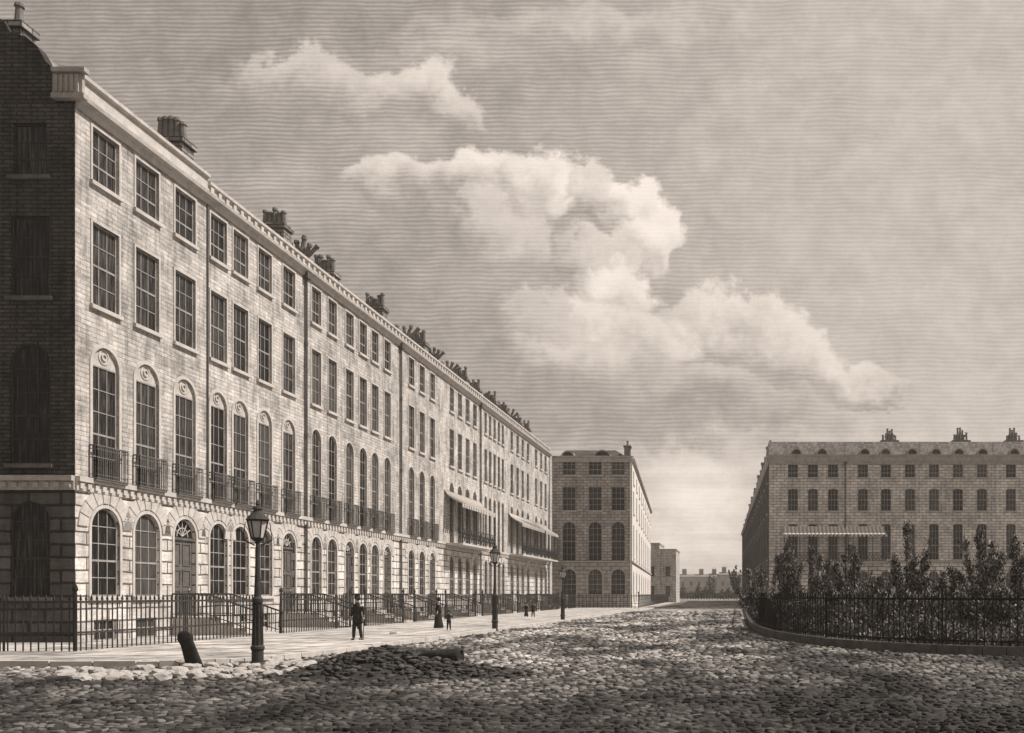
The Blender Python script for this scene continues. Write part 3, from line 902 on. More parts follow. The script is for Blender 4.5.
# lower houses beyond
def low_house(label, x0, x1, y0, D, zt, cols):
    h = thing('low_house', label, 'house', (x0, y0, 0), 0, 'houses beyond the left terrace')
    W = x1 - x0
    sp = []
    for k in range(cols):
        cx = (k + .5) * W / cols
        sp += [dict(cx=cx, z0=1.2, w=1.0, h=2.2), dict(cx=cx, z0=5.3, w=1.0, h=2.0)]
    wall_face(h, W, sp, (M['brick_far'], M['brick_far']), ztop=zt - .3, dark=True)
    shell(h, W, D, zt - .3, M['brick_far'])
    mb = MB(); mb.box(-.1, W + .1, -.12, D, zt - .3, zt); build(mb, 'parapet', M['stone_dark'], h)
    return h
low_house('small brick house with flat parapet right behind the end block', -18.2, -15.2, 181, 12, 12.0, 1)
low_house('lower flat roofed brick house standing against the open sky beyond the end block', -15.2, -11.9, 181.5, 12, 10.8, 1)

# ================================================================== RIGHT TERRACE
RY = 105.0; sc = RY / F
def xr(px_): return (px_ - 735) * sc
cuts = [769, 846, 922, 996, 1070]
wins = [[793, 813, 833], [863, 886, 910], [934, 958, 982], [1011, 1035, 1058]]
labsR = ['corner house of the right terrace beside the street, under the striped balcony canopy',
         'second house of the right terrace, directly right of the canopied corner house',
         'third house of the right terrace, behind the tallest garden shrubs',
         'house of the right terrace cut off by the right edge of the view']
for i in range(4):
    x0, x1 = xr(cuts[i]), xr(cuts[i + 1]); W = x1 - x0
    h = thing('terraced_house', labsR[i], 'house', (x0, RY, 0), 0, 'terraced houses across the garden on the right')
    sp = []
    for pxw in wins[i]:
        cx = xr(pxw) - x0
        sp += [dict(cx=cx, z0=15.3, w=1.2, h=1.55, nz=3), dict(cx=cx, z0=11.4, w=1.2, h=2.6, nz=4, arch=.35), dict(cx=cx, z0=5.7, w=1.15, h=4.2, nz=5, arch=.4), dict(cx=cx, z0=1.4, w=1.2, h=3.0, arch=1.0)]
    wall_face(h, W, sp, (M['rustic_far'], M['brick_far']), dark=True, ztop=17.0)
    string_course(h, W, 5.4, M['stone_dark'], blocks=False)
    cornice(h, W, 17.1, 17.95, M['stone_dark'])
    D = 12
    shell(h, W, D, 17.0, M['shade_brick'])
    mb = MB(); mb.prism([(.5, 17.2), (.9, 18.0), (1.7, 19.75), (10.2, 19.75), (11.7, 17.2)], .02, W - .02); build(mb, 'roof', M['slate'], h)
    for pxw in {0: [797, 823], 1: [866, 887, 914], 2: [938, 961, 985], 3: [1017, 1043]}[i]:
        dormer(h, xr(pxw) - x0, .85, 18.0, 1.35, .9)
    if i: 
        cxp = {1: 893, 2: 966, 3: 1020}[i]
        chimney(h, xr(cxp) - x0, 2.6, 19.2, 20.0, 2.0, 1.0, 5)
        chimney(h, xr(cxp) - x0 + .3, 4.0, 19.2, 20.9, .9, .8, 3)
    if i == 0:
        canopy(h, xr(783) - x0, W - .02, 9.6, True); drainpipe(h, W - .1, 16.9)
    if i == 1:
        canopy(h, .02, xr(884) - x0, 9.6, True)
# receding side row, seen end-on
A = Vector((xr(769) - .02, RY + .01)); B = Vector((1.8, 229.0)); Lr = (B - A).length; a_r = math.atan2(A.y - B.y, A.x - B.x)
labsS = ['near dark side house running back from the right terrace corner', 'middle dark side house on the right of the street', 'far dark side house nearest the distant cross street']
for k in range(3):
    t0_, t1_ = (k) / 3, (k + 1) / 3
    p = A + (B - A) * t1_
    L = Lr / 3 - .02
    h = thing('terraced_house', labsS[k], 'house', (p.x, p.y, 0), a_r, 'dark houses down the right side of the street')
    sp = []
    for j in range(6):
        cx = (j + .5) * L / 6
        sp += [dict(cx=cx, z0=1.4, w=1.6, h=3.0, arch=1.0), dict(cx=cx, z0=5.8, w=1.6, h=4.0), dict(cx=cx, z0=11.3, w=1.6, h=2.6), dict(cx=cx, z0=15.0, w=1.6, h=1.6)]
    top = [17.0, 17.0, 16.6][k]
    wall_face(h, L, sp, (M['shade_rustic'], M['shade_brick']), dark=True, ztop=top)  # side turned from the sun, shade painted into the wall colour
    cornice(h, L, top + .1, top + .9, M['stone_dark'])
    shell(h, L, 3.4 if k == 0 else 10, top, M['shade_brick']) if k else None
    if k: 
        shell_d = 10
        mb = MB(); mb.prism([(.6, top), (1.5, top + 2.2), (8.5, top + 2.2), (9.9, top)], .02, L - .02); build(mb, 'roof', M['slate'], h)
    else:
        mb = MB(); mb.prism([(.6, top), (1.5, top + 2.6), (3.4, top + 2.6), (3.4, top)], .02, L - 3.5); build(mb, 'roof', M['slate'], h)
    for j in range(3): chimney(h, (j + .3) * L / 3, .75, top, top + 3.4 - .4 * k, 1.0, 1.0, 3)

# ================================================================== DISTANT ROW across the end of the street
labsD = ['distant low terrace block at the end of the street, left of the gap', 'distant low terrace block in the middle of the street end', 'distant low terrace block at the street end beside the dark right row']
for k, (x0, x1, zt, ch) in enumerate([(-62, -32, 11.6, (8, 22)), (-32.0, -8.0, 11.2, (6.5, 15, 21.5)), (-8.0, 24, 12.2, (2.5, 14, 26))]):
    W = x1 - x0
    h = thing('distant_house', labsD[k], 'house', (x0, 450, 0), 0, 'distant houses closing the street')
    sp = []
    n = round(W / 4)
    for j in range(n):
        cx = (j + .5) * W / n
        sp += [dict(cx=cx, z0=1.2, w=1.3, h=2.2), dict(cx=cx, z0=5.8, w=1.3, h=2.2)]
    wall_face(h, W, sp, (M['end_brick'], M['end_brick']), dark=True, ztop=zt - .9)
    shell(h, W, 12, zt - .9, M['brick_far'])
    mb = MB(); mb.prism([(-.3, zt - .9), (5, zt + .6), (12, zt - .9)], 0, W); build(mb, 'roof', M['slate'], h)
    for c_ in ch: chimney(h, c_, 4, zt - .5, zt + 3.0, 2.2, 1.4, 2)

# ================================================================== RAILINGS
def railing(label, pts, group, H=1.5, z0=.14, sp=.21, base=None, bar_r=.02, posts=True, name='iron_railing', cat='railing', rail2=.5, panel=24, mat='iron'):
    """run of iron railing along pts (world); thing at its first point"""
    o0 = Vector((pts[0][0], pts[0][1], z0))
    t_ = thing(name, label, cat, o0, 0, group)
    P3 = [Vector((x, y, 0)) - Vector((o0.x, o0.y, 0)) for x, y in pts]
    top, bot = MB(), MB(); mbb = MB(); cnt = 0; seg = 0.0
    joints_ = []
    carry = 0
    for a, b_ in zip(P3[:-1], P3[1:]):
        L = (b_ - a).length; dr = (b_ - a) / L
        i_ = (a.x, a.y)
        for m_, z, r in ((top, H - .16, .032), (bot, rail2, .026)):
            nn = Vector((-dr.y, dr.x, 0)) * r
            if not m_.v:
                m_.v += [tuple(a + nn * s1 + Vector((0, 0, z + s2 * r))) for s1, s2 in ((-1, -1), (1, -1), (1, 1), (-1, 1))]; m_.f.append((0, 1, 2, 3))
            k0 = len(m_.v) - 4
            m_.v += [tuple(b_ + nn * s1 + Vector((0, 0, z + s2 * r))) for s1, s2 in ((-1, -1), (1, -1), (1, 1), (-1, 1))]
            m_.f += [(k0 + q, k0 + (q + 1) % 4, k0 + 4 + (q + 1) % 4, k0 + 4 + q) for q in range(4)]
        s_ = carry
        while s_ < L:
            p = a + dr * s_
            mbb.bar(p + Vector((0, 0, -.02)), p + Vector((0, 0, H - .1)), bar_r, 5); mbb.bar(p + Vector((0, 0, H - .1)), p + Vector((0, 0, H + .06)), bar_r * 1.9, 4, .003)
            cnt += 1
            if panel and cnt >= panel:
                build(mbb, 'bar_panel', M[mat], t_); mbb = MB(); cnt = 0; joints_.append(p + dr * sp / 2)
            s_ += sp
        carry = s_ - L
    if mbb.v: build(mbb, 'bar_panel', M[mat], t_)
    build(top, 'top_rail', M[mat], t_); build(bot, 'bottom_rail', M[mat], t_)
    for p in joints_:
        mb = MB(); mb.bar((0, 0, -.02), (0, 0, H + .04), .03, 6); build(mb, 'post', M[mat], t_, p)
    if posts:
        for p in (P3[0], P3[-1]):
            mb = MB(); mb.bar((0, 0, -.02), (0, 0, H + .1), .05, 6); mb.lathe([(.03, H + .1), (.075, H + .17), (.06, H + .26), (.01, H + .36)], 0, 0, 8)
            build(mb, 'post', M[mat], t_, p)
    if base:
        mb = MB()
        for a, b_ in zip(P3[:-1], P3[1:]):
            L = (b_ - a).length; dr = (b_ - a) / L; nn = Vector((-dr.y, dr.x, 0)) * base[0] / 2
            i = len(mb.v); z_a, z_b = -z0 - .02, 0.0
            mb.v += [tuple(q + Vector((0, 0, z))) for z in (z_a, z_b) for q in (a - nn, b_ - nn, b_ + nn, a + nn)]
            mb.f += [tuple(i + k for k in f) for f in ((4, 5, 6, 7), (0, 1, 5, 4), (2, 3, 7, 6), (1, 2, 6, 5), (3, 0, 4, 7))]
        build(mb, 'plinth', M['plinth'], t_)
    return t_
FF = -18.0
# openings at the front steps
doorsY = [34.85, 42.95, 49.7, 55.1, 63.3, 73.7, 82.6, 92.6, 96.4]
railing('iron railing run across the dark flank of the corner house', [(-40, 24.55), (FF, 24.55)], 'railings of the left terrace')
starts = [24.55]; runs = []
a = 24.55
for dyy in doorsY:
    runs.append((a, dyy - .85)); a = dyy + .85
runs.append((a, 101.4))
wheres = ['from the near corner to the first front steps', 'between the first and second front steps, behind the first street lamp', 'between the second and third front steps, left of the walking man',
          'behind the walking man with the cane', 'between the fourth and fifth front steps, behind the woman in dark dress', 'behind the second street lamp', 'just past the second street lamp, below the farther canopy',
          'behind the two small distant figures', 'short piece between the last two front steps', 'last piece before the end block']
for (a, b_), wh in zip(runs, wheres):
    if b_ - a > .5: railing('black iron railing ' + wh, [(FF, a), (FF, b_)], 'railings of the left terrace')
railing('iron railing across the front of the dark end block', [(FF, 101.4), (-10.9, 101.6)], 'railings beyond the left terrace', sp=.42, bar_r=.035)
railing('iron railing running back past the bright flank of the end block', [(-10.9, 101.6), (-12.4, 150), (-13.2, 178)], 'railings beyond the left terrace', sp=1.2, bar_r=.035)
gpts = [(x + .2 if x < 3 else x, y + .18) for x, y in subdiv(gl, .9) if y < 104 and x < 20]
railing('black garden railing on a stone plinth curving round the shrubs at right', gpts, None, H=1.46, z0=.26, sp=.22, base=(.42, .3), bar_r=.019, name='garden_railing', rail2=.12, panel=24, mat='garden_iron') 

# ================================================================== STREET LAMPS
def lamp_meshes():
    post = MB()
    post.lathe([(.21, 0), (.21, .10), (.17, .14), (.17, .42), (.20, .46), (.20, .52), (.15, .56), (.125, 1.1), (.115, 1.55), (.15, 1.60), (.15, 1.68), (.10, 1.74), (.075, 2.3), (.055, 3.02), (.08, 3.05), (.08, 3.1)], 0, 0, 14)
    post.v = [(x * .74, y * .74, z) for x, y, z in post.v]
    for k in range(10):
        a = 2 * math.pi * k / 10
        post.bar((.115 * math.cos(a), .115 * math.sin(a), .56), (.09 * math.cos(a), .09 * math.sin(a), 1.58), .012, 4)
    fr = MB()
    n = 6
    lo = [(.13 * math.cos(2 * math.pi * k / n), .13 * math.sin(2 * math.pi * k / n), 3.16) for k in range(n)]
    hi = [(.215 * math.cos(2 * math.pi * k / n), .215 * math.sin(2 * math.pi * k / n), 3.58) for k in range(n)]
    for k in range(n):
        fr.bar(lo[k], hi[k], .018, 4); fr.bar(lo[k], lo[(k + 1) % n], .016, 4); fr.bar(hi[k], hi[(k + 1) % n], .02, 4)
    fr.lathe([(.07, 3.08), (.13, 3.13), (.13, 3.165)], 0, 0, 6)
    for s in (-1, 1): fr.bar((s * .06, 0, 2.98), (s * .30, 0, 3.12), .018, 5); fr.bar((s * .30, 0, 3.12), (s * .25, 0, 3.55), .012, 4)
    gl_ = MB(); gl_.lathe([(.12, 3.17), (.203, 3.575)], 0, 0, 6)
    cap = MB(); cap.lathe([(.235, 3.585), (.25, 3.61), (.18, 3.70), (.11, 3.78), (.085, 3.84), (.11, 3.86), (.09, 3.92), (.035, 3.95), (.05, 3.99), (.03, 4.05), (.004, 4.1)], 0, 0, 12)
    return post, fr, gl_, cap
LP_ = lamp_meshes()
L0 = thing('street_lamp', 'tallest iron street lamp, nearest, standing by the loose stones at the kerb', 'street lamp', (-10.98, 20.7, .0), R(20), 'street lamps along the kerb')
build(LP_[0], 'lamp_post', M['iron'], L0)
lt = build(LP_[1], 'lantern_frame', M['iron'], L0); build(LP_[2], 'lantern_glass', M['lampglass'], lt); build(LP_[3], 'lantern_cap', M['iron'], L0, smooth=False)
L0.scale = (1.0, 1.0, .945)
def copy_tree(o, parent=None):
    c = o.copy(); COL.objects.link(c); c.parent = parent
    for ch in list(o.children): copy_tree(ch, c)
    return c
for (x, y, sz, lab) in ((-10.75, 40.3, .985, 'second iron street lamp, middle one, below the nearer balcony canopy'), (-10.45, 54.6, .85, 'third and smallest looking iron street lamp, in front of the dark end block')):
    c = copy_tree(L0); c.location = (x, y, .0); c.scale = (1.0, 1.0, sz); c['label'] = lab

# ================================================================== LEANING BOLLARD
def displace(mb_obj, amt, sc_):
    import mathutils
    for v_ in mb_obj.data.vertices:
        n_ = mathutils.noise.noise_vector(v_.co * sc_)
        v_.co += n_ * amt
mb = MB(); mb.lathe([(.17, -.15), (.165, .0), (.155, .3), (.15, .62), (.155, .66), (.165, .70), (.165, .76), (.14, .84), (.09, .90), (.02, .92)], 0, 0, 14, 1.12, .42)
bo = build(mb, 'bollard', M['wood'], None, (-12.15, 20.3, .0), 0, True)
bo.rotation_euler = (R(4), R(-17), 0)
displace(bo, .03, 6)
tag(bo, 'dark rounded stone bollard leaning to the left at the pavement corner', 'bollard')

# ================================================================== LOOSE STONES, HEAP, LOG
def stone_mesh(seed, rough=.25, sub=2):
    import mathutils
    rnd = random.Random(seed)
    bm = bmesh.new(); bmesh.ops.create_icosphere(bm, subdivisions=sub, radius=1)
    off_ = Vector((rnd.uniform(0, 50), rnd.uniform(0, 50), rnd.uniform(0, 50)))
    for v_ in bm.verts:
        n_ = mathutils.noise.noise(v_.co * 1.1 + off_); c_ = v_.co
        m_ = max(abs(c_.x), abs(c_.y), abs(c_.z)); v_.co = c_ * (1 + rough * n_) / (m_ ** .45)
        v_.co.z *= .62
    me = bpy.data.meshes.new('loose_stone'); bm.to_mesh(me); bm.free(); me.materials.append(M['rubble'])
    return me
SM = [stone_mesh(k, .5) for k in range(6)]
rs_ = random.Random(3)
grp = 'loose pale stones thrown up at the pavement corner'
placed = []
def pix(px_, py_, z=0.0):
    Y = F * (EYE - z) / (py_ - 594); return ((px_ - 735) * Y / F, Y)
for k in range(150):
    for tries in range(30):
        t_ = rs_.random()
        px_ = 178 + 190 * t_ + rs_.uniform(-6, 6); py_ = 664 + 14 * rs_.random() + (0 if px_ > 260 else 3)
        if rs_.random() < .3: px_ = rs_.uniform(60, 190); py_ = rs_.uniform(672, 682)
        x, y = pix(px_, py_)
        s_ = rs_.uniform(.06, .16)
        if all(math.hypot(x - a, y - b) > (s_ + c_) * .85 for a, b, c_ in placed): break
    else: continue
    placed.append((x, y, s_))
    o = obj('loose_stone', SM[k % 6], None, (x, y, s_ * .35 + (.10 if y > 20.8 and x < -11.6 else .02)), rs_.uniform(0, 6))
    o.scale = (s_ * rs_.uniform(.9, 1.4), s_, s_ * rs_.uniform(.8, 1.2)); o.rotation_euler.x = rs_.uniform(-.3, .3)
    where = ('pale loose stone strewn left of the leaning bollard', 'pale loose stone heaped between the leaning bollard and the nearest lamp', 'pale loose stone heaped right of the nearest lamp post')[0 if px_ < 195 else 1 if px_ < 257 else 2]
    tag(o, where, 'stone', ('loose stones left of the bollard', 'loose stones between bollard and lamp', 'loose stones right of the lamp')[0 if px_ < 195 else 1 if px_ < 257 else 2])
# heap: an earth mound with broken stones all through it
hx, hy = -6.9, 18.8
mb = MB(); nx_, ny_ = 60, 26
def heap_h(u, v_):
    import mathutils
    g_ = 0
    for cx, cy, rx, ry, hh in ((-.15, 0, .50, .8, .52), (-.55, .1, .4, .7, .36), (.3, -.1, .55, .7, .30), (-.9, -.15, .25, .5, .16), (.8, -.2, .4, .6, .16)):
        g_ = max(g_, hh * math.exp(-((u - cx) / rx) ** 2 - ((v_ - cy) / ry) ** 2))
    edge = max(0, 1 - max(abs(u) / 1.4, abs(v_) / 1.35) ** 6)
    return (g_ * 1.2 + .09 * mathutils.noise.noise(Vector((u * 6, v_ * 5, 3))) + .05 * mathutils.noise.noise(Vector((u * 15, v_ * 13, 9)))) * edge - .03 
for j in range(ny_ + 1):
    for i in range(nx_ + 1):
        u = -1.4 + 2.8 * i / nx_; v_ = -1.35 + 2.7 * j / ny_
        mb.v.append((u * 2.2, v_ * 1.25, heap_h(u, v_)))
for j in range(ny_):
    for i in range(nx_):
        a = j * (nx_ + 1) + i; mb.f.append((a, a + 1, a + nx_ + 2, a + nx_ + 1))
hp = build(mb, 'earth_heap', M['mud'], None, (hx, hy, 0.0))
tag(hp, 'dark heap of dug earth on the cobbles in front of the kerb', 'heap')
base_me = stone_mesh(77, .35, 1)
vs = np.array([v_.co[:] for v_ in base_me.vertices], np.float32); fs = [tuple(p.vertices) for p in base_me.polygons]
NS = 1700
VV = np.zeros((NS, len(vs), 3), np.float32)
for k in range(NS):
    u = max(-1.35, min(1.35, rs_.gauss(0, .62))); v_ = max(-1.3, min(1.3, rs_.gauss(-.1, .55)))
    s_ = rs_.uniform(.025, .085); a = rs_.uniform(0, 6)
    q = vs * np.array([s_ * rs_.uniform(.9, 1.7), s_, s_ * rs_.uniform(.7, 1.1)])
    c_, n_ = math.cos(a), math.sin(a)
    q = np.stack([q[:, 0] * c_ - q[:, 1] * n_, q[:, 0] * n_ + q[:, 1] * c_, q[:, 2]], 1)
    VV[k] = q + np.array([u * 2.2, v_ * 1.25, heap_h(u, v_) + s_ * .1])
rb = obj('heap_rubble', fast_mesh('heap_rubble', VV, fs, M['rubble_dark'], False), None, (hx, hy, 0))
tag(rb, 'broken dark stones scattered all over the earth heap', 'rubble', None, 'stuff')
bpy.data.meshes.remove(base_me)
mb = MB(); prof_ = [(.135, -.02), (.165, 0), (.17, .1), (.158, .5), (.165, .9), (.172, 1.06), (.16, 1.09), (.12, 1.10), (.11, 1.05), (.02, 1.05)]
mb.lathe(prof_, 0, 0, 16)
lg = build(mb, 'log', M['wood'], None, (-7.0 + .05, 18.9, .38), 0, True)
lg.rotation_euler = (R(90 - 2), 0, R(78)); lg.location = (-6.80, 19.05, .36)
displace(lg, .035, 6)
tag(lg, 'short dark hollow log lying level on the right side of the earth heap', 'log')

# ================================================================== PEOPLE
def skin_body(name, joints, edges, mat, parent=None, sub=2, root=0):
    me = bpy.data.meshes.new(name); me.from_pydata([j[0] for j in joints], edges, []); me.update()
    o = bpy.data.objects.new(name, me); COL.objects.link(o)
    if parent: o.parent = parent
    md = o.modifiers.new('skin', 'SKIN'); md.use_smooth_shade = True
    sk = me.skin_vertices[0].data if me.skin_vertices else None
    if sk is None:
        return o
    for i, j in enumerate(joints):
        r = j[1]; sk[i].radius = r if isinstance(r, tuple) else (r, r)
    sk[root].use_root = True
    sd = o.modifiers.new('sub', 'SUBSURF'); sd.levels = sub; sd.render_levels = sub
    me.materials.append(mat)
    return o
def skin_chain(name, joints, edges, mat, parent=None, sub=2, root=0):
    """skin layer made through bmesh so that radii exist without operators, then baked to a mesh"""
    bm = bmesh.new(); lay = bm.verts.layers.skin.verify()
    vs_ = []
    for i, (co, r) in enumerate(joints):
        v_ = bm.verts.new(co); v_[lay].radius = r if isinstance(r, tuple) else (r, r); v_[lay].use_root = (i == root); vs_.append(v_)
    for a, b_ in edges: bm.edges.new((vs_[a], vs_[b_]))
    me = bpy.data.meshes.new(name); bm.to_mesh(me); bm.free()
    o = bpy.data.objects.new(name, me); COL.objects.link(o)
    md = o.modifiers.new('skin', 'SKIN'); md.use_smooth_shade = True
    sd = o.modifiers.new('sub', 'SUBSURF'); sd.levels = sub; sd.render_levels = sub
    dg = bpy.context.evaluated_depsgraph_get(); ev = o.evaluated_get(dg)
    me2 = bpy.data.meshes.new_from_object(ev); o.modifiers.clear(); o.data = me2
    me2.materials.clear(); me2.materials.append(mat); me2.name = name
    if parent: o.parent = parent
    return o
def human(root, s, pose):
    """body in units of standing height s; faces -Y. returns body and joint dictionary"""
    J = {}
    J['pel'] = (0, 0, .52); J['waist'] = (0, 0, .60); J['chest'] = (0, 0, .72); J['neckb'] = (0, 0, .815); J['neck'] = (0, -.004, .86)
    J['headlo'] = (0, -.012, .895); J['head'] = (0, -.008, .935); J['crown'] = (0, 0, .972)
    J['nose'] = (0, -.062, .925)
    for sd, k in ((-1, 'l'), (1, 'r')):
        J['sh' + k] = (sd * .105, 0, .80)
        el, ha = pose['arm' + k]
        J['el' + k] = el; J['ha' + k] = ha
        J['hip' + k] = (sd * .05, 0, .49); kn, an = pose['leg' + k]
        J['kn' + k] = kn; J['an' + k] = an; J['toe' + k] = (an[0] + sd * .015, an[1] - .085, .014)
    rad = dict(pel=(.085, .06), waist=(.072, .055), chest=(.09, .062), neckb=(.05, .04), neck=(.03, .03), headlo=(.036, .042), head=(.045, .055), crown=(.03, .036), nose=(.008, .008),
               shl=.036, shr=.036, ell=.025, elr=.025, hal=.016, har=.016, hipl=.056, hipr=.056, knl=.036, knr=.036, anl=.023, anr=.023, toel=.02, toer=.02)
    E = [('pel', 'waist'), ('waist', 'chest'), ('chest', 'neckb'), ('neckb', 'neck'), ('neck', 'headlo'), ('headlo', 'head'), ('head', 'crown'), ('head', 'nose')]
    for k in 'lr':
        E += [('chest', 'sh' + k), ('sh' + k, 'el' + k), ('el' + k, 'ha' + k), ('pel', 'hip' + k), ('hip' + k, 'kn' + k), ('kn' + k, 'an' + k), ('an' + k, 'toe' + k)]
        h = Vector(J['ha' + k]); dr = (h - Vector(J['el' + k])).normalized()
        pl = h + dr * .035; J['palm' + k] = tuple(pl); rad['palm' + k] = (.017, .011); E.append(('ha' + k, 'palm' + k))
        sd = -1 if k == 'l' else 1
        side = Vector((0, 1, 0)); side = (side - dr * side.dot(dr)).normalized(); curl = Vector((-sd, 0, 0))
        for f in range(4):
            a = pl + side * (.011 * (1.5 - f)) + dr * .012; ln = (.034, .04, .038, .03)[3 - f]
            b_ = a + dr * ln * .6 + curl * .006; c_ = b_ + dr * ln * .35 + curl * .014
            for q, (nm, p) in enumerate((('a', a), ('b', b_), ('c', c_))):
                J['f%s%d%s' % (nm, f, k)] = tuple(p); rad['f%s%d%s' % (nm, f, k)] = .0052 - q * .0006
            E += [('palm' + k, 'fa%d%s' % (f, k)), ('fa%d%s' % (f, k), 'fb%d%s' % (f, k)), ('fb%d%s' % (f, k), 'fc%d%s' % (f, k))]
        ta = h + dr * .012 - side * .02 + curl * .006; tb = ta + dr * .024 - side * .008 + curl * .01
        J['ta' + k] = tuple(ta); J['tb' + k] = tuple(tb); rad['ta' + k] = .007; rad['tb' + k] = .005
        E += [('ha' + k, 'ta' + k), ('ta' + k, 'tb' + k)]
    names = list(J)
    joints = [(tuple(c_ * s for c_ in J[n_]), tuple(x * s for x in rad[n_]) if isinstance(rad[n_], tuple) else rad[n_] * s) for n_ in names]
    edges = [(names.index(a), names.index(b_)) for a, b_ in E]
    body = skin_chain('body', joints, edges, M['skin'], root, 2, 0)
    return body, J
def limb(name, pts, radii, s, mat, parent):
    return skin_chain(name, [(tuple(c_ * s for c_ in p), r * s) for p, r in zip(pts, radii)], [(i, i + 1) for i in range(len(pts) - 1)], mat, parent, 1)
def torso(name, rings, s, mat, parent, n=16):
    """rings: (z, half width, half depth, y offset)"""
    mb = MB(); i0 = 0
    for z, rx, ry, oy in rings:
        for k in range(n):
            a = 2 * math.pi * k / n; fold = 1 + .035 * math.sin(5 * a + z * 9)
            mb.v.append((rx * s * math.cos(a) * fold, (oy + ry * math.sin(a) * fold) * s, z * s))
    for j in range(len(rings) - 1):
        for k in range(n):
            k2 = (k + 1) % n; mb.f.append((j * n + k, j * n + k2, (j + 1) * n + k2, (j + 1) * n + k))
    mb.f.append(tuple(range(n))[::-1]); mb.f.append(tuple((len(rings) - 1) * n + k for k in range(n)))
    return build(mb, name, mat, parent, smooth=True)
def hair(s, parent, full=1.0):
    mb = MB(); mb.lathe([(.046, .915), (.060, .935), (.061, .955), (.05, .982), (.026, .998), (.004, 1.002)], 0, .010, 12, 1, 1.06)
    mb.v = [tuple(c_ * s for c_ in v_) for v_ in mb.v]; return build(mb, 'hair', M['hair'], parent, smooth=True)
def face(s, parent):
    for sd in (-1, 1):
        mb = MB(); mb.lathe([(.002, -.006), (.006, 0), (.002, .006)], sd * .021, -.060, 6); mb.v = [(x * s, y_ * s, (z + .937) * s) for x, y_, z in mb.v]
        build(mb, 'eye', M['hair'], parent)
    mb = MB(); mb.box(-.014, .014, -.059, -.05, .901, .905); mb.v = [tuple(c_ * s for c_ in v_) for v_ in mb.v]; build(mb, 'mouth', M['cloth_mid'], parent)

def man(loc, s, rz, label, group=None):
    r_ = thing('person', label, 'person', loc, rz, group)
    pose = dict(arml=((-.135, .02, .655), (-.145, -.03, .52)), armr=((.155, .02, .66), (.20, -.05, .545)), legl=((-.055, -.045, .275), (-.06, -.05, .035)), legr=((.06, .015, .275), (.065, .065, .035)))
    b_, J = human(r_, s, pose)
    hair(s, b_); face(s, b_)
    torso('coat', [(.40, .118, .092, .012), (.50, .118, .094, .008), (.60, .088, .066, 0), (.68, .098, .07, 0), (.75, .112, .072, 0), (.80, .115, .062, 0), (.83, .055, .045, 0), (.86, .042, .042, .004)], s, M['cloth_dark'], b_)
    torso('coat_tails', [(.25, .05, .022, .085), (.33, .066, .026, .08), (.42, .082, .032, .065), (.5, .086, .04, .04)], s, M['cloth_dark'], b_)
    for k, sd in (('l', -1), ('r', 1)):
        limb('sleeve', [(sd * .10, 0, .80), J['el' + k], tuple(Vector(J['ha' + k]).lerp(Vector(J['el' + k]), .12))], (.045, .035, .026), s, M['cloth_dark'], b_)
        limb('trouser_leg', [(sd * .048, 0, .48), J['kn' + k], J['an' + k]], (.066, .045, .034), s, M['cloth_dark'], b_)
        limb('shoe', [tuple(Vector(J['an' + k]) + Vector((0, .02, -.018))), (J['an' + k][0], J['an' + k][1] - .04, .018), J['toe' + k]], (.034, .036, .031), s, M['wood'], b_)
    mb = MB(); mb.lathe([(.115, .962), (.12, .968), (.066, .974), (.060, 1.0), (.064, 1.058), (.066, 1.064), (.01, 1.068)], 0, 0, 16, 1, 1.08)
    mb.v = [tuple(c_ * s for c_ in v_) for v_ in mb.v]; build(mb, 'hat', M['hair'], b_, smooth=True)
    return r_, J
mloc = Vector((-12.8, 30.5, .14))
MS = 1.47
mn, JM = man(mloc, MS, R(-10), 'man in dark tailcoat and brimmed hat walking with a cane on the pavement')
# the cane he holds stays a thing of its own
ca = mn.matrix_basis @ Vector(tuple(c_ * MS for c_ in JM['palmr']))
mn_m = Matrix.Translation(mloc) @ Matrix.Rotation(R(-10), 4, 'Z')
ca = mn_m @ (Vector(JM['palmr']) * MS)
mb = MB(); mb.bar((0, 0, .0), (.03, -.0, ca.z - .14 + .03), .014, 6); mb.lathe([(.012, ca.z - .14 + .02), (.024, ca.z - .14 + .05), (.01, ca.z - .14 + .075)], .03, 0, 8)
cn = build(mb, 'walking_cane', M['wood'], None, (ca.x - .03, ca.y, .145))
tag(cn, 'thin dark walking cane held by the walking man', 'cane')

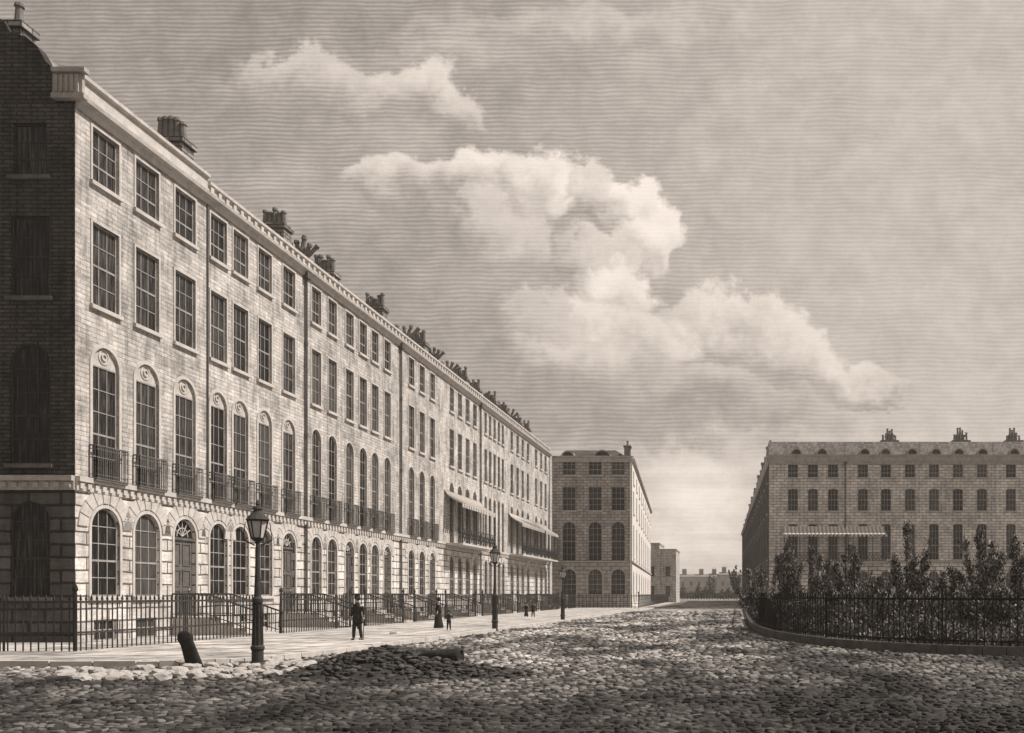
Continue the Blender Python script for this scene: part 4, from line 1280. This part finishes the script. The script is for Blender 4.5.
def woman(loc, s, rz, label):
    r_ = thing('person', label, 'person', loc, rz)
    pose = dict(arml=((-.13, -.02, .66), (-.07, -.11, .60)), armr=((.14, 0, .66), (.17, -.05, .53)), legl=((-.045, -.01, .275), (-.045, 0, .035)), legr=((.045, .0, .275), (.05, .01, .035)))
    b_, J = human(r_, s, pose)
    hair(s, b_); face(s, b_)
    torso('dress', [(.015, .175, .165, .02), (.10, .165, .15, .02), (.30, .125, .115, .012), (.50, .10, .09, .004), (.62, .085, .072, 0), (.70, .082, .066, 0), (.78, .098, .062, 0), (.82, .06, .045, 0), (.84, .04, .038, 0)], s, M['cloth_dark'], b_)
    torso('shawl', [(.50, .105, .05, .055), (.62, .125, .075, .03), (.74, .13, .082, .012), (.81, .105, .068, .008), (.845, .045, .042, .006)], s, M['cloth_dark'], b_)
    for k, sd in (('l', -1), ('r', 1)):
        limb('sleeve', [(sd * .10, 0, .80), J['el' + k], tuple(Vector(J['ha' + k]).lerp(Vector(J['el' + k]), .12))], (.04, .03, .02), s, M['cloth_dark'], b_)
    mb = MB(); mb.lathe([(.058, .90), (.072, .94), (.074, .97), (.06, 1.005), (.03, 1.03), (.005, 1.035)], 0, .02, 14, 1, 1.0)
    mb.lathe([(.095, .955), (.098, .965), (.062, .985)], 0, -.01, 14, 1, 1.1)
    mb.v = [tuple(c_ * s for c_ in v_) for v_ in mb.v]; build(mb, 'bonnet', M['cloth_dark'], b_, smooth=True)
    return r_
def child(loc, s, rz, label, dark=True, dress=False, group=None):
    r_ = thing('person', label, 'person', loc, rz, group)
    pose = dict(arml=((-.15, .0, .69), (-.25, -.02, .66)), armr=((.15, .0, .66), (.25, -.03, .60)), legl=((-.06, -.02, .27), (-.075, -.01, .035)), legr=((.06, .015, .27), (.075, .03, .035)))
    if dress: pose['arml'] = ((-.13, 0, .66), (-.14, -.03, .54)); pose['armr'] = ((.13, 0, .66), (.14, -.03, .54))
    b_, J = human(r_, s, pose)
    hair(s, b_); face(s, b_)
    cl = M['cloth_dark'] if dark else M['cloth_mid']
    if dress: torso('dress', [(.06, .15, .13, 0), (.3, .12, .11, 0), (.55, .09, .08, 0), (.7, .088, .07, 0), (.79, .10, .064, 0), (.84, .042, .04, 0)], s, cl, b_)
    else: torso('coat', [(.40, .12, .10, .01), (.50, .105, .085, 0), (.62, .088, .072, 0), (.72, .098, .072, 0), (.80, .108, .066, 0), (.84, .045, .042, 0)], s, cl, b_)
    for k, sd in (('l', -1), ('r', 1)):
        limb('sleeve', [(sd * .10, 0, .79), J['el' + k], tuple(Vector(J['ha' + k]).lerp(Vector(J['el' + k]), .12))], (.045, .034, .026), s, cl, b_)
        if not dress: limb('trouser_leg', [(sd * .048, 0, .48), J['kn' + k], J['an' + k]], (.066, .05, .036), s, cl, b_)
        limb('shoe', [tuple(Vector(J['an' + k]) + Vector((0, .02, -.018))), (J['an' + k][0], J['an' + k][1] - .04, .018), J['toe' + k]], (.034, .036, .031), s, M['wood'], b_)
    mb = MB(); mb.lathe([(.12, .966), (.124, .974), (.066, .985), (.060, 1.03), (.01, 1.045)] if not dress else [(.066, .93), (.078, .97), (.06, 1.01), (.01, 1.03)], 0, .005, 14)
    mb.v = [tuple(c_ * s for c_ in v_) for v_ in mb.v]; build(mb, 'hat', M['hair'], b_, smooth=True)
    return r_
woman(Vector((-13.63, 41.3, .14)), 1.38, R(-60), 'woman in long dark dress and bonnet standing by the railing')
child(Vector((-12.4, 39.0, .14)), .84, R(15), 'small child in brimmed hat with arms held out beside the woman')
child(Vector((-14.15, 61, .14)), .98, R(170), 'left of the two small distant children, in a dark dress', True, True, 'two small distant figures by the railing')
child(Vector((-13.75, 61.3, .14)), 1.0, R(175), 'right of the two small distant children, in dark trousers', True, False, 'two small distant figures by the railing')
o = obj('loose_stone', SM[2], None, pix(393, 634, .14) + (.19,), .4); o.scale = (.13, .1, .1); tag(o, 'single small stone lying alone on the pavement right of the walking man', 'stone')

# ================================================================== GARDEN SHRUBS
def shrub(name, label, x, y, H, spread, plumes, n_leaf, seed, group='shrubs behind the garden railing', leaf=.085, z0=.1):
    rnd = np.random.default_rng(seed); rn = random.Random(seed)
    t_ = thing(name, label, 'shrub' if H < 3.2 else 'tree', (x, y, z0), 0, group)
    tb = MB(); tb.bar((0, 0, -.1), (0, 0, H * .28), .07, 7, .05)
    cen = []
    for k in range(plumes):
        a = 2 * math.pi * k / plumes + rn.uniform(-.4, .4); lean = rn.uniform(.5, 1.2) * spread * (0 if k == 0 else 1)
        hh = H * (1.0 if k == 0 else rn.uniform(.55, .95))
        tip = Vector((lean * math.cos(a), lean * math.sin(a), hh)); st_ = Vector((tip.x * .1, tip.y * .1, H * rn.uniform(.08, .26)))
        mid = st_.lerp(tip, .5) + Vector((tip.x * .15, tip.y * .15, 0))
        tb.bar(st_, mid, .04, 5, .025); tb.bar(mid, tip, .025, 5, .008)
        cen.append((st_, mid, tip, rn.uniform(.15, .28) * spread))
    build(tb, 'trunk', M['bark'], t_)
    # many small leaves round side twigs of each plume, thinning toward the tip
    pts, nrm = [], []
    w_ = np.array([(c_[2] - c_[0]).length * c_[3] for c_ in cen]); w_ = w_ / w_.sum()
    for (st_, mid, tip, rad_), ww in zip(cen, w_):
        n = int(n_leaf * ww); tw = max(14, int(n / 55))
        tt = rnd.random(tw) ** .85; aa = rnd.random(tw) * 6.283
        for q in range(tw):
            tq = tt[q]; c_ = (st_ * (1 - tq) ** 2 + mid * 2 * tq * (1 - tq) + tip * tq ** 2)
            rr = rad_ * ((1 - tq) ** .75 * 1.25 + .05) * min(1, .45 + tq * 3) * rn.uniform(.5, 1.5)
            dv = np.array([math.cos(aa[q]), math.sin(aa[q]), rn.uniform(.5, 1.7)]); dv /= np.linalg.norm(dv)
            m_ = max(4, n // tw); s_ = rnd.random(m_)
            p = np.array(c_)[None] + dv[None] * (s_ * rr)[:, None] + rnd.normal(0, .045 + .05 * spread * .5, (m_, 3))
            pts.append(p)
    p = np.concatenate(pts); n = len(p)
    p[:, 2] = np.maximum(p[:, 2], .03)
    up = rnd.normal(0, .5, (n, 3)); up[:, 2] += 1.0; up /= np.linalg.norm(up, axis=1)[:, None]
    sd = np.cross(up, rnd.normal(0, 1, (n, 3))); sd /= np.linalg.norm(sd, axis=1)[:, None] + 1e-6
    L = (leaf * rnd.uniform(.6, 1.5, n))[:, None]
    VL = np.stack([p - up * L, p + sd * L * .42, p + up * L, p - sd * L * .42], 1)
    obj('foliage', fast_mesh('foliage', VL, [(0, 1, 2, 3)], M['leaf'], False), t_)
    return t_
def gx(px_, Y): return (px_ - 735) * Y / F
SH = [ # pixel x of the tip, depth, pixel y of the tip, spread
    ('leafy bush at the street end of the garden, overhanging the corner of the railing', 762, 44, 566, 1.3, 8),
    ('leftmost tall pointed shrub of the garden', 788, 40, 541, 1.2, 8),
    ('pointed shrub second from the street end of the garden', 812, 38, 548, 1.1, 7),
    ('bushy dark shrub below the right end of the striped canopy', 852, 34, 545, 1.5, 10),
    ('tall twin pointed shrub near the middle of the garden', 907, 33, 524, 1.45, 11),
    ('low dark shrub between the two tallest ones', 943, 30, 572, .9, 7),
    ('tallest dense shrub right of the garden middle', 980, 31, 527, 1.35, 12),
    ('loose shrub at the right edge of the view', 1014, 32, 536, 1.3, 9),
]
for k, (lab, px_, Y, py_, spd, pl_) in enumerate(SH):
    H = EYE + (594 - py_) * Y / F - .1
    shrub('garden_shrub', lab, gx(px_, Y), Y, H, spd * .8, pl_, 9500, 40 + k, leaf=.05)
LOW = [(772, 42, 587, 'low bush filling the foot of the leftmost tall shrub'), (800, 36, 586, 'low bush between the two left pointed shrubs'), (830, 34, 589, 'low bush right of the pointed shrub pair'), (872, 31, 586, 'low bush left of the twin pointed shrub'),
       (890, 36, 583, 'low bush behind the railing under the twin pointed shrub'), (925, 28.5, 590, 'low bush close to the railing, left of the dark middle one'), (962, 28, 589, 'low bush at the foot of the tallest dense shrub'), (1000, 27.5, 587, 'low bush between the two right tall shrubs'), (1030, 27, 583, 'low bush cut by the right edge')]
for k, (px_, Y, py_, lab) in enumerate(LOW):
    H = EYE + (594 - py_) * Y / F - .1
    shrub('low_bush', lab, gx(px_, Y), Y, H, 1.35, 11, 6500, 90 + k, 'low bushes behind the garden railing', leaf=.05)
# undergrowth: one mass of leaves
n = 52000
yy = rng.uniform(24.6, 46, n); lx = np.interp(yy, [24.2, 24.9, 26.6, 29.6, 33.5, 39.5, 47], [9, 6.6, 4.6, 2.9, 1.7, 1.0, .8]) + .5
xx = lx + (yy * .36 + 2 - lx) * rng.random(n)
hh = .8 + .35 * np.sin(xx * 2.1 + yy * .7) * np.sin(yy * 1.3 + xx * .4)
zz = .1 + hh * rng.random(n) ** .7
p = np.stack([xx, yy, zz], 1)
up = rng.normal(0, .6, (n, 3)); up[:, 2] += .9; up /= np.linalg.norm(up, axis=1)[:, None]
sd = np.cross(up, rng.normal(0, 1, (n, 3))); sd /= np.linalg.norm(sd, axis=1)[:, None]
L = (.055 * rng.uniform(.6, 1.5, n))[:, None]
VL = np.stack([p - up * L, p + sd * L * .5, p + up * L, p - sd * L * .5], 1)
ug = obj('undergrowth', fast_mesh('undergrowth', VL, [(0, 1, 2, 3)], M['leaf_pale'], False))
tag(ug, 'dark leafy undergrowth covering the garden bed behind the railing', 'undergrowth', None, 'stuff')
# far trees before the distant row
for k, (px_, Y, py_, lab) in enumerate([(712, 330, 572, 'distant slim tree in front of the row closing the street'), (736, 250, 566, 'dark distant tree beside the far dark side house')]):
    H = EYE + (594 - py_) * Y / F
    shrub('distant_tree', lab, gx(px_, Y), Y, H, 1.9, 12, 7000, 200 + k, None, .2, 0)

# hedge and railing far down the street, before the distant row
n = 26000
xx = rng.uniform(-26, 6, n); yy = rng.uniform(318, 322, n)
hh = 3.4 + 1.6 * np.sin(xx * .9) * np.sin(xx * .37 + 1) + .8 * np.sin(xx * 2.3)
zz = hh * rng.random(n) ** .6
p = np.stack([xx, yy, zz], 1)
up = rng.normal(0, .6, (n, 3)); up[:, 2] += .9; up /= np.linalg.norm(up, axis=1)[:, None]
sd = np.cross(up, rng.normal(0, 1, (n, 3))); sd /= np.linalg.norm(sd, axis=1)[:, None]
L = (.26 * rng.uniform(.6, 1.5, n))[:, None]
VL = np.stack([p - up * L, p + sd * L * .5, p + up * L, p - sd * L * .5], 1)
hg = obj('hedge', fast_mesh('hedge', VL, [(0, 1, 2, 3)], M['leaf'], False))
tag(hg, 'ragged low hedge crossing the far end of the street', 'hedge', None, 'stuff')
railing('distant iron railing crossing the far end of the street', [(-21, 262), (3, 262)], None, H=2.0, z0=.0, sp=.8, bar_r=.09)

# ================================================================== HAZE
mb = MB(); mb.box(-400, 400, -30, 700, -1.0, 24.0)
hz = build(mb, 'haze', M['iron']); hz['kind'] = 'stuff'
m = bpy.data.materials.new('street haze'); m.use_nodes = True; nt = m.node_tree; nt.nodes.clear()
vp = nt.nodes.new('ShaderNodeVolumePrincipled'); vp.inputs['Density'].default_value = .0005; vp.inputs['Color'].default_value = sep_c(.97); vp.inputs['Anisotropy'].default_value = .2
om = nt.nodes.new('ShaderNodeOutputMaterial'); nt.links.new(vp.outputs[0], om.inputs['Volume'])
hz.data.materials.clear(); hz.data.materials.append(m)
